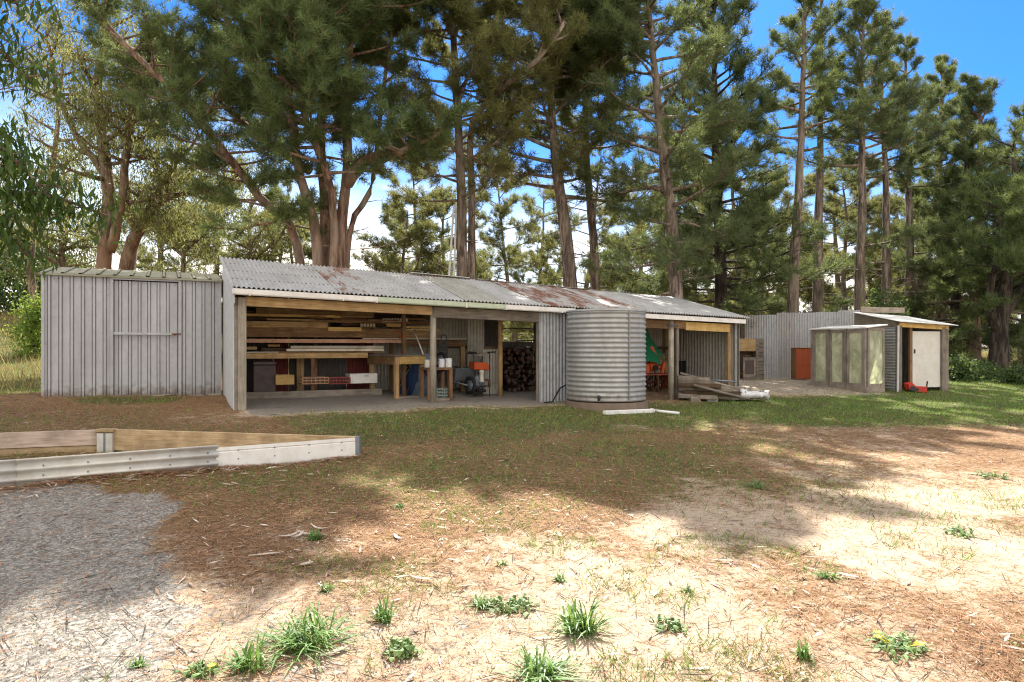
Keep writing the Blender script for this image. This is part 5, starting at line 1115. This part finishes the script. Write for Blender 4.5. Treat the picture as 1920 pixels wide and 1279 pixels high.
q1 = multi([b,pp(1874,620,23.5),pp(1880,570,23.5),pp(1890,500,23.6),pp(1905,400,23.6),pp(1900,270,23.6)], .34,.06)
q2 = multi([pp(1873,625,23.5),pp(1858,590,23.3),pp(1856,540,23.2),pp(1872,470,23),pp(1880,380,23)], .17,.05,10)
q3 = multi([pp(1878,600,23.5),pp(1905,560,23.4),pp(1935,500,23.2),pp(1960,430,23)], .14,.04,10)
for q_,n in ((q1,30),(q2,16),(q3,16)): boughs(T, q_, .42, .99, n, 2.4, 1.4, -.15, .4, r=.05, subs=13)
boughs(T, q1, .2, .5, 10, 2.2, 2.2, -.25, .0, r=.04, subs=8, sag=.03)
finish(T, 'pine_tree', 'low forking dark trunked pine standing in front of the yellow field gap', BK_DRK, ND_GR, nn=16, group=GP_)

# --- back row: three kinds, copied
def back(u, Y, label, top_v, **k):
    return pine(u, Y, label, top_v, **k)
bk = [back(735,33,'smaller pine far behind the left bay seen between the stems',395,r0=.2,cb=.14,L0=4.0,L1=1.5,n=26,leafm=ND_OL,el=(-.1,.45),subs=18,wd=.02,nn=16,lean=.8),
      back(965,36,'spreading pine far behind between the twin pine and the lichen trunk',345,r0=.2,cb=.12,L0=4.0,L1=1.5,n=26,leafm=ND_OL,el=(-.1,.45),subs=18,wd=.02,nn=16,lean=-.9),
      back(1195,34,'yellowish pine low behind the roof right of the tank',330,r0=.2,cb=.08,L0=4.0,L1=1.5,n=26,leafm=ND_OL,el=(-.1,.45),subs=18,wd=.02,nn=16,lean=.4)]
GB_ = 'far pines in the second row'
for o in bk: o['group'] = GB_
for (u,Y,kk,sc_,rz_,lb) in [(560,37,1,.95,1.2,'far pine glimpsed just left of the huge stems'),(1010,42,2,1.1,.7,'far pine behind the lichen trunk'),(1300,38,1,1.15,4.1,'far pine right of the thick clear trunk'),
      (1425,37,2,1.0,5.0,'far pine above the gap between the open shed and the fence'),(1450,44,0,1.4,5.5,'more distant pine behind the left of the fence'),(1570,38,2,1.1,3.9,'far pine between two trunks behind the fence'),(1640,41,1,1.15,.3,'far pine behind the right part of the fence'),(1690,42,0,1.3,1.3,'far pine behind the tiny shed roof'),(1745,44,2,1.2,2.5,'far pine right of the tiny shed roof'),(1960,46,2,1.2,3.3,'far pine beyond the right edge'),(840,43,0,1.25,4.6,'far pine behind the ladder'),(1090,30,1,.95,2.9,'pine filling the gap between the lichen trunk and the slender trunk'),(1235,29,0,1.0,.4,'pine just left of the thick clear trunk'),
      (1390,31,2,1.05,3.3,'olive pine over the right end of the open shed roof'),(1585,31,1,.9,4.4,'olive pine left of the trunk behind the right part of the fence'),(1735,35,0,1.05,.9,'olive pine behind the slanting trunk'),
      (790,36,2,1.1,3.6,'olive pine left of the ladder'),(500,34,0,1.0,.2,'olive pine over the left end of the open shed roof'),(400,36,1,.95,2.4,'olive pine between the fat gum and the open shed'),(300,38,2,1.05,4.9,'olive pine far behind the fat leaning gum')]:
    p = base_at(u, Y); dup(bk[kk], p, rz_, (sc_*rnd(.85,1.25),sc_*rnd(.85,1.25),sc_), lb, GB_)

# ------------------------------------------------------------------ gum trees at the left
GG = 'gum trees behind the grey shed'
def gum(label, stems, dens, mat, ln=.16, wd=.014, nn=16, spread=.22, bk_=None):
    b = Vector(stems[0][0][0]); b.z = g(b.x,b.y)-.15; T = Tree(b); qs = []
    for pts, r0, r1, f0, n, l0 in stems:
        q, _ = stem(T, T.path(pts), r0, r1, 13, 9, .08, .05)
        T2n = len(T.P); boughs(T, q, f0, .99, n, l0, l0*.7, -.1, .7, r=r1*1.1+.015, subs=int(6*dens), per=4, step=.22, bare=.25, flat=0)
        twigs(T, q, .3, .9, 4, 1.0, .015)
    return finish(T, 'gum_tree', label, bk_ or BK_GUM, mat, 'leaf', nn, ln, wd, spread, group=GG)
def bp(u, Y): x=(u-CX)/F*Y; return Vector((x,Y,g(x,Y)-.1))
gum('gum tree with an upright brown trunk over the left half of the grey shed', [([bp(195,18.5),pp(196,470,18.5),pp(205,380,18.4),pp(192,270,18.3),pp(185,170,18.2),pp(200,60,18),pp(190,-120,18)],.26,.06,.4,24,1.9),
    ([pp(205,470,18.5),pp(225,400,18.3),pp(232,310,18.2),pp(250,220,18),pp(270,100,18)],.15,.04,.45,16,1.6),([pp(200,330,18.4),pp(150,260,18.2),pp(110,180,18),pp(90,60,18)],.1,.03,.4,12,1.5)],1.7,LF_GUM)
gum('gum tree with a fat leaning trunk forking just above the grey shed roof', [([bp(225,19.5),pp(240,490,19.5),pp(258,440,19.4),pp(285,385,19.3),pp(312,340,19.2),pp(330,290,19)],.36,.08,.7,10,1.5),
    ([pp(262,435,19.4),pp(245,400,19.4),pp(235,330,19.5),pp(240,230,19.6),pp(255,120,19.8)],.15,.04,.5,14,1.6),([pp(285,385,19.3),pp(330,365,19),pp(385,360,18.7),pp(430,340,18.5)],.1,.03,.4,9,1.2),([pp(270,410,19.4),pp(300,420,19),pp(330,440,18.8)],.06,.02,.3,7,1.0)],1.7,LF_GUM)
gum('slim gum tree with a red trunk left of the grey shed', [([bp(62,23.5),pp(60,480,23.5),pp(58,440,23.5),pp(70,400,23.5),pp(95,330,23.5),pp(110,230,23.5),pp(120,100,23.5)],.15,.05,.35,20,2.0),([pp(62,460,23.5),pp(40,420,23.5),pp(10,370,23),pp(-30,300,23)],.08,.03,.3,10,1.6)],1.7,LF_GUM)
gum('pale gum tree far behind the right end of the grey shed', [([bp(345,29),pp(345,470,29),pp(350,420,29),pp(340,360,29)],.16,.05,.3,16,1.9),([pp(347,470,29),pp(390,430,29),pp(430,400,28.8)],.1,.03,.2,12,1.5),([pp(345,480,29),pp(300,440,29),pp(285,400,29)],.08,.03,.2,9,1.4)],1.2,LF_GUM,.2,.02,14,.3)
gum('pale gum tree far behind the joint of the two sheds', [([bp(470,31),pp(470,480,31),pp(465,430,31),pp(475,370,31)],.16,.05,.2,18,2.0),([pp(470,490,31),pp(520,450,31),pp(545,410,31)],.1,.03,.2,12,1.6)],1.2,LF_GUM,.2,.02,14,.3)
gum('leafy gum tree far left beyond the meadow', [([bp(120,30),pp(118,480,30),pp(125,400,30),pp(120,300,30)],.2,.05,.15,22,2.4),([pp(118,500,30),pp(40,450,30),pp(0,400,30)],.1,.03,.2,14,2.0),([pp(118,470,30),pp(190,430,30)],.1,.03,.2,12,1.8)],1.2,LF_GUM,.2,.02,14,.3)
# near gum whose branches hang in from the left edge; its trunk stands outside the picture
b = Vector((-8.6,7.6,g(-8.6,7.6)-.1)); T = Tree(b)
q,_ = stem(T,[(0,0,0),(.1,.2,2.0),(.0,.3,4.0),(-.3,.4,6.5),(-.4,.4,8.6)],.26,.07,12,10)
ends=[]
def hang(pts, n, l):
    q_,_ = stem(T, T.path(pts), .06,.012,11,6,.08,.03); boughs(T, q_, .3, .99, n, l, l*.7, -.75, .25, r=.016, subs=5, per=5, step=.17, bare=.2, flat=0, sag=.08)
hang([pp(-230,130,7.4),pp(-120,60,7.6),pp(-20,80,7.8),pp(50,150,7.9)],9,.6)
hang([pp(-260,250,7.4),pp(-130,220,7.5),pp(-10,270,7.6),pp(60,330,7.8),pp(90,370,7.8)],10,.55)
hang([pp(-270,330,7.4),pp(-120,350,7.6),pp(20,360,8.0),pp(110,370,8.4),pp(200,405,8.7)],12,.5)
hang([pp(-270,420,7.5),pp(-150,440,7.7),pp(-40,430,7.9),pp(30,450,8.1),pp(55,480,8.2)],9,.45)
hang([pp(-250,-80,7.4),pp(-140,-60,7.4),pp(-40,-20,7.6),pp(40,10,7.8)],9,.6)
hang([pp(-260,160,7.4),pp(-140,170,7.4),pp(-60,230,7.6),pp(0,300,7.8)],10,.6)
boughs(T, q, .45, .99, 26, 2.6, 1.4, .0, .8, r=.04, subs=6, per=4, step=.3, flat=0)
finish(T,'gum_tree','near gum tree whose bright hanging leaves droop in at the left edge',BK_GUM,LF_NEAR,'leaf',4,.18,.019,.13,group=GG,droop=1.25)

# ------------------------------------------------------------------ bushes
def bush(name, u, Y, w_, h, label, mat, n=260, ln=.11, wd=.03, nn=12, group=None, sp=.12):
    x=(u-CX)/F*Y; b=Vector((x,Y,g(x,Y)-.05)); T=Tree(b)
    for i in range(9):
        a=rnd(0,6.28); e=Vector((math.cos(a)*w_*rnd(.2,.45),math.sin(a)*w_*rnd(.2,.4),h*rnd(.4,.9))); T.wood.tube([(0,0,0),e*.5+Vector((0,0,.1*h)),e],[.03,.02,.006],5,cap=False)
    for i in range(n):
        a=rnd(0,6.28); r=math.sqrt(rnd(0,1)); z=rnd(.03,1); rr=w_*.5*math.sqrt(max(.05,1-(z-.25)**2*1.5))*(1+.25*math.sin(a*3+z*4)); T.P.append(Vector((math.cos(a)*r*rr,math.sin(a)*r*rr*.8,z*h*(1+.2*math.sin(a*2+1)*r)))); T.D.append(Vector((0,0,1)))
    t=thing(name,label,'bush',T.b,0,group); T.wood.build('stem',BK_DRK,t); V,tone=leaves(T.P,nn,ln,wd,sp,.1); npmesh('foliage',V,4,mat,t,tone); return t
GBu='bushes at the right behind the tiny shed'
bush('leafy_bush',1800,21.5,1.7,.58,'weedy green bush hard against the right side of the tiny shed',LF_BUSH,300,group=GBu); bush('leafy_bush',1842,22.5,1.4,.32,'low weedy bush before the stout red brown pine foot',LF_BUSH,260,group=GBu)
bush('leafy_bush',1918,20.5,1.2,.42,'dark round leaved bush at the right edge under the forking pine',LF_BUSH,280,.09,.03,group=GBu)
bush('leafy_bush',1660,22.6,1.4,2.6,'tall ivy green bush climbing behind the right end of the fence',LF_BUSH,340,.10,.035,group=GBu)
GBl='bushes beyond the meadow at the left'
bush('leafy_bush',66,21,1.1,1.75,'bright lime green bush against the left end of the grey shed',LF_LIME,300,group=GBl); bush('leafy_bush',20,33,6,4.0,'broad dark green bush on the rise at the far left',LF_BUSH,420,.2,.06,16,GBl,.25)
bush('leafy_bush',-70,30,5,3.6,'dark green bush cut by the left edge',LF_BUSH,320,.2,.06,16,GBl,.25); bush('leafy_bush',105,36,5,3.0,'mid green bush behind the lime one on the rise',LF_BUSH,320,.2,.06,16,GBl,.25)
for k in range(9):
    pass
# far wood closing the horizon
T=Tree((0,0,0)); 
for i in range(5200):
    a=rnd(-.78,.62); R=rnd(75,105); h=4.2+2.2*math.sin(a*23)+1.6*math.sin(a*57+1); 
    if .56<a<.66: continue
    T.P.append(Vector((math.sin(a)*R,math.cos(a)*R,.4+h*rnd(0,1)**.8))); T.D.append(Vector((0,0,1)))
V,tone=leaves(T.P,9,.75,.22,.8,.1); o=npmesh('far_wood',V,4,LF_GUM,None,tone); tag(o,'distant low wood closing the view behind the pine trunks','wood',kind='stuff')
# field fence at the right
t=thing('field_fence','weathered post and wire fence along the yellow field beyond the pines','fence',(0,0,0))
for k in range(9): x=14+k*3.2; m=MB(); m.tube([(x,34+.3*k,g(x,34+.3*k)-.2),(x,34+.3*k,g(x,34+.3*k)+1.15)],.07,8); m.build('post',W_OLDZ,t)
m=MB()
for zz in (.4,.75,1.05): m.tube([(14,34,g(14,34)+zz),(39.6,36.4,g(39.6,36.4)+zz)],.008,4)
m.build('wire',GREYM,t)
n=26000; x=rng.uniform(14,60,n); y=rng.uniform(36,80,n); blades('field_grass',x,y,.2,.7,.02+0*y,.4,DRYG,'dry yellow grass of the paddock seen under the pines at right','field grass')
# ladder leaning against the twin pine
t=thing('ladder','pale aluminium ladder leaning upright against the twin stemmed pine','ladder',(0,0,0)); LADM=plain('pale_aluminium',(.50,.50,.47),.45,.2,metallic=.3)
a0,b0=at(838,520,18.4),at(851,385,18.9); a1,b1=at(850,520,18.7),at(855,388,19.1); a0.z-=.9; a1.z-=.9
t.location=(a0.x,a0.y,g(a0.x,a0.y)); off=Vector(t.location)
for a,b3 in ((a0,b0),(a1,b1)): m=MB(); m.beam(a-off,b3-off,.05,.09,(0,1,0)); m.build('rail',LADM,t)
for k in range(9): f=.06+k*.11; m=MB(); m.tube([a0.lerp(b0,f)-off,a1.lerp(b1,f)-off],.016,6); m.build('rung',LADM,t)

# ================================================================== weeds and bigger bits of bark on the ground
def weed(u, v, wpx, hpx, label, mat=None, n=46, broad=False, flower=0, name='grass_tuft', cat='weed'):
    Y=EYE*F/(v-HZ)
    for _ in range(4): x=(u-CX)/F*Y; Y=(EYE-g(x,Y))*F/(v-HZ)
    x=(u-CX)/F*Y; w_=wpx/F*Y; h=hpx/F*Y; b=Vector((x,Y,float(gzn(np.array([x]),np.array([Y]))[0])))
    V=[]; tone=[]
    for i in range(int(n*(1 if broad else 1.9))):
        a=rnd(0,6.28); rr=w_*.5*rnd(.3,1.5); hh=h*rnd(.2,.95)*(1.2-rr/w_*1.15); c_=.34 if broad else .2; p=Vector((rnd(-c_,c_)*w_,rnd(-c_,c_)*w_,-.005)); rr*=.5 if broad else .9; d=Vector((math.cos(a),math.sin(a),0)); s=Vector((-d.y,d.x,0))
        if broad: hh=h*rnd(.1,.6); wd=rnd(.006,.015)
        else: wd=rnd(.003,.0065)
        pr=[p]; K=4
        for k in range(1,K+1): t_=k/K; pr.append(p+d*rr*t_**1.3+Vector((0,0,hh*(1-(1-t_)**2) if not broad else hh*math.sin(t_*2.2)))-Vector((0,0,.25*hh*t_**3)))
        ws=[wd*.7,wd,wd*.9,wd*.6,.0004] if not broad else [wd*.25,wd*.6,wd*.45,wd*1.0,.001]
        tv=rnd(0,1)
        for k in range(K): V+= [pr[k]-s*ws[k],pr[k]+s*ws[k],pr[k+1]+s*ws[k+1],pr[k+1]-s*ws[k+1]]; tone+=[tv]*4
    if flower:
        t=thing(name,label,cat,b); npmesh('leaf',np.array([tuple(q) for q in V]),4,mat or TUFT,t,np.array(tone))
        for k in range(flower):
            m=MB(); a=rnd(0,6.28); c=Vector((math.cos(a)*w_*.35,math.sin(a)*w_*.3,h*.5)); m.tube([c*.3,c],.002,4)
            for q in range(10): a2=2*PI*q/10; m.add([c,c+Vector((math.cos(a2-.2)*.014,math.sin(a2-.2)*.014,.004)),c+Vector((math.cos(a2)*.02,math.sin(a2)*.02,.006)),c+Vector((math.cos(a2+.2)*.014,math.sin(a2+.2)*.014,.004))],[(0,1,2,3)])
            m.build('flower',YFLOW,t)
        return t
    o=npmesh(name,np.array([tuple(q) for q in V]),4,mat or TUFT,None,np.array(tone),b); return tag(o,label,cat,'weeds in the foreground sand')
weed(578,1208,185,105,'largest green grass tuft at the lower left of the sand',n=90); weed(470,1252,100,85,'upright grass tuft just left of the largest one',n=46)
weed(722,1165,60,70,'narrow olive grass tuft with a pale leaf on it',n=34); weed(1085,1185,125,95,'second largest grass tuft, right of centre with a tall spike',n=80)
weed(1015,1270,170,75,'wide grass tuft cut by the bottom edge',n=70); weed(755,1225,75,50,'bushy blue green weed at the bottom left of centre',TUFTG,80,True)
weed(905,1135,70,40,'yellow green grass tuft beside the flat blue green weed',n=40); weed(965,1138,85,38,'flat blue green weed in the middle of the sand',TUFTG,90,True)
weed(1050,1092,40,24,'tiny grass tuft behind the second largest one',n=22); weed(1255,1175,70,32,'small flat weed with a bent stem right of centre',TUFTG,60,True)
weed(1685,1215,110,40,'dandelion with yellow flowers at the lower right',TUFTG,90,True,4,'dandelion'); weed(1508,1235,50,60,'ragged green weed left of the dandelion',n=22)
weed(1552,1085,50,26,'yellowish low tuft alone in the right sand',n=28); weed(612,1108,44,26,'small pale tuft left of centre above the largest one',n=22)
weed(748,955,30,26,'bright green sprig in the shade near the middle',n=20); weed(1415,915,70,22,'dark grass patch inside the big shadow',n=34); weed(262,1252,34,32,'small sprout on the gravel edge at the bottom left',n=18)
weed(590,1010,40,26,'dull tuft behind the curled bark',n=44); weed(380,1262,70,38,'yellow flowered weed at the bottom left',TUFTG,60,True,1,'flowering_weed'); weed(1860,745+150,60,18,'low yellow flowered weed at the right edge of the sand',TUFTG,60,True,1,'flowering_weed')
weed(1800,1000,80,22,'pale flat weed in the right dry grass',TUFTG,60,True); weed(940,1062,34,20,'smallest tuft in the middle sand',n=16); weed(1290,1110,40,20,'thin yellow tuft right of the flat weed',n=16)
def strip(u,v,l,wd,ang,label,curl=.3,name='bark_strip'):
    Y=EYE*F/(v-HZ)
    for _ in range(4): x=(u-CX)/F*Y; Y=(EYE-g(x,Y))*F/(v-HZ)
    x=(u-CX)/F*Y; m=MB(); K=8; vs=[]
    for i in range(K+1):
        t_=i/K-.5; w_=wd*math.cos(t_*2.7)+.001; zc_=.012+curl*l*(t_*t_)*.8; xc=curl*l*.5*t_*t_
        for sgn in (-1,0,1): vs.append((t_*l,xc+sgn*w_,zc_+(.25*w_ if sgn else 0)))
    fs=[]
    for i in range(K):
        for k in range(2): fs.append((i*3+k,i*3+k+1,i*3+k+4,i*3+k+3))
    m.add(vs,fs); o=m.build(name,BARKS,loc=(x,Y,float(gzn(np.array([x]),np.array([Y]))[0])),rot=ang); sd=o.modifiers.new('thick','SOLIDIFY'); sd.thickness=.003; return tag(o,label,'bark','curled bark on the ground')
BARKS=plain('pale_bark',(.50,.42,.34),.8,.4,scale=18,dirt=(.22,.15,.10))
strip(545,1005,.17,.016,.9,'fat pale curled bark at the left of the curled bunch',.5); strip(560,1006,.15,.014,1.3,'upright pale curl in the middle of the bunch',.5); strip(575,1003,.20,.012,-.4,'long grey curl at the right of the bunch',.4); strip(598,992,.2,.010,-.5,'thin arched curl reaching right of the bunch',.6)
strip(499,1041,.22,.012,.35,'straight reddish bark stick left below the bunch',.05); strip(745,1010,.15,.014,-1.0,'white curl on the sunny edge near the middle',.4); strip(575,1062,.09,.02,.7,'short white chip at the left sand',.2)
strip(790,1088,.15,.011,-.3,'white strip in the middle gravel',.3); strip(1357,1053,.2,.009,-.15,'dark edged long strip in the right sand',.1); strip(1590,1086,.12,.018,-.8,'pale chip beside the yellowish low tuft',.2); strip(630,1225,.16,.012,.8,'pale strip between the two left tufts',.2)
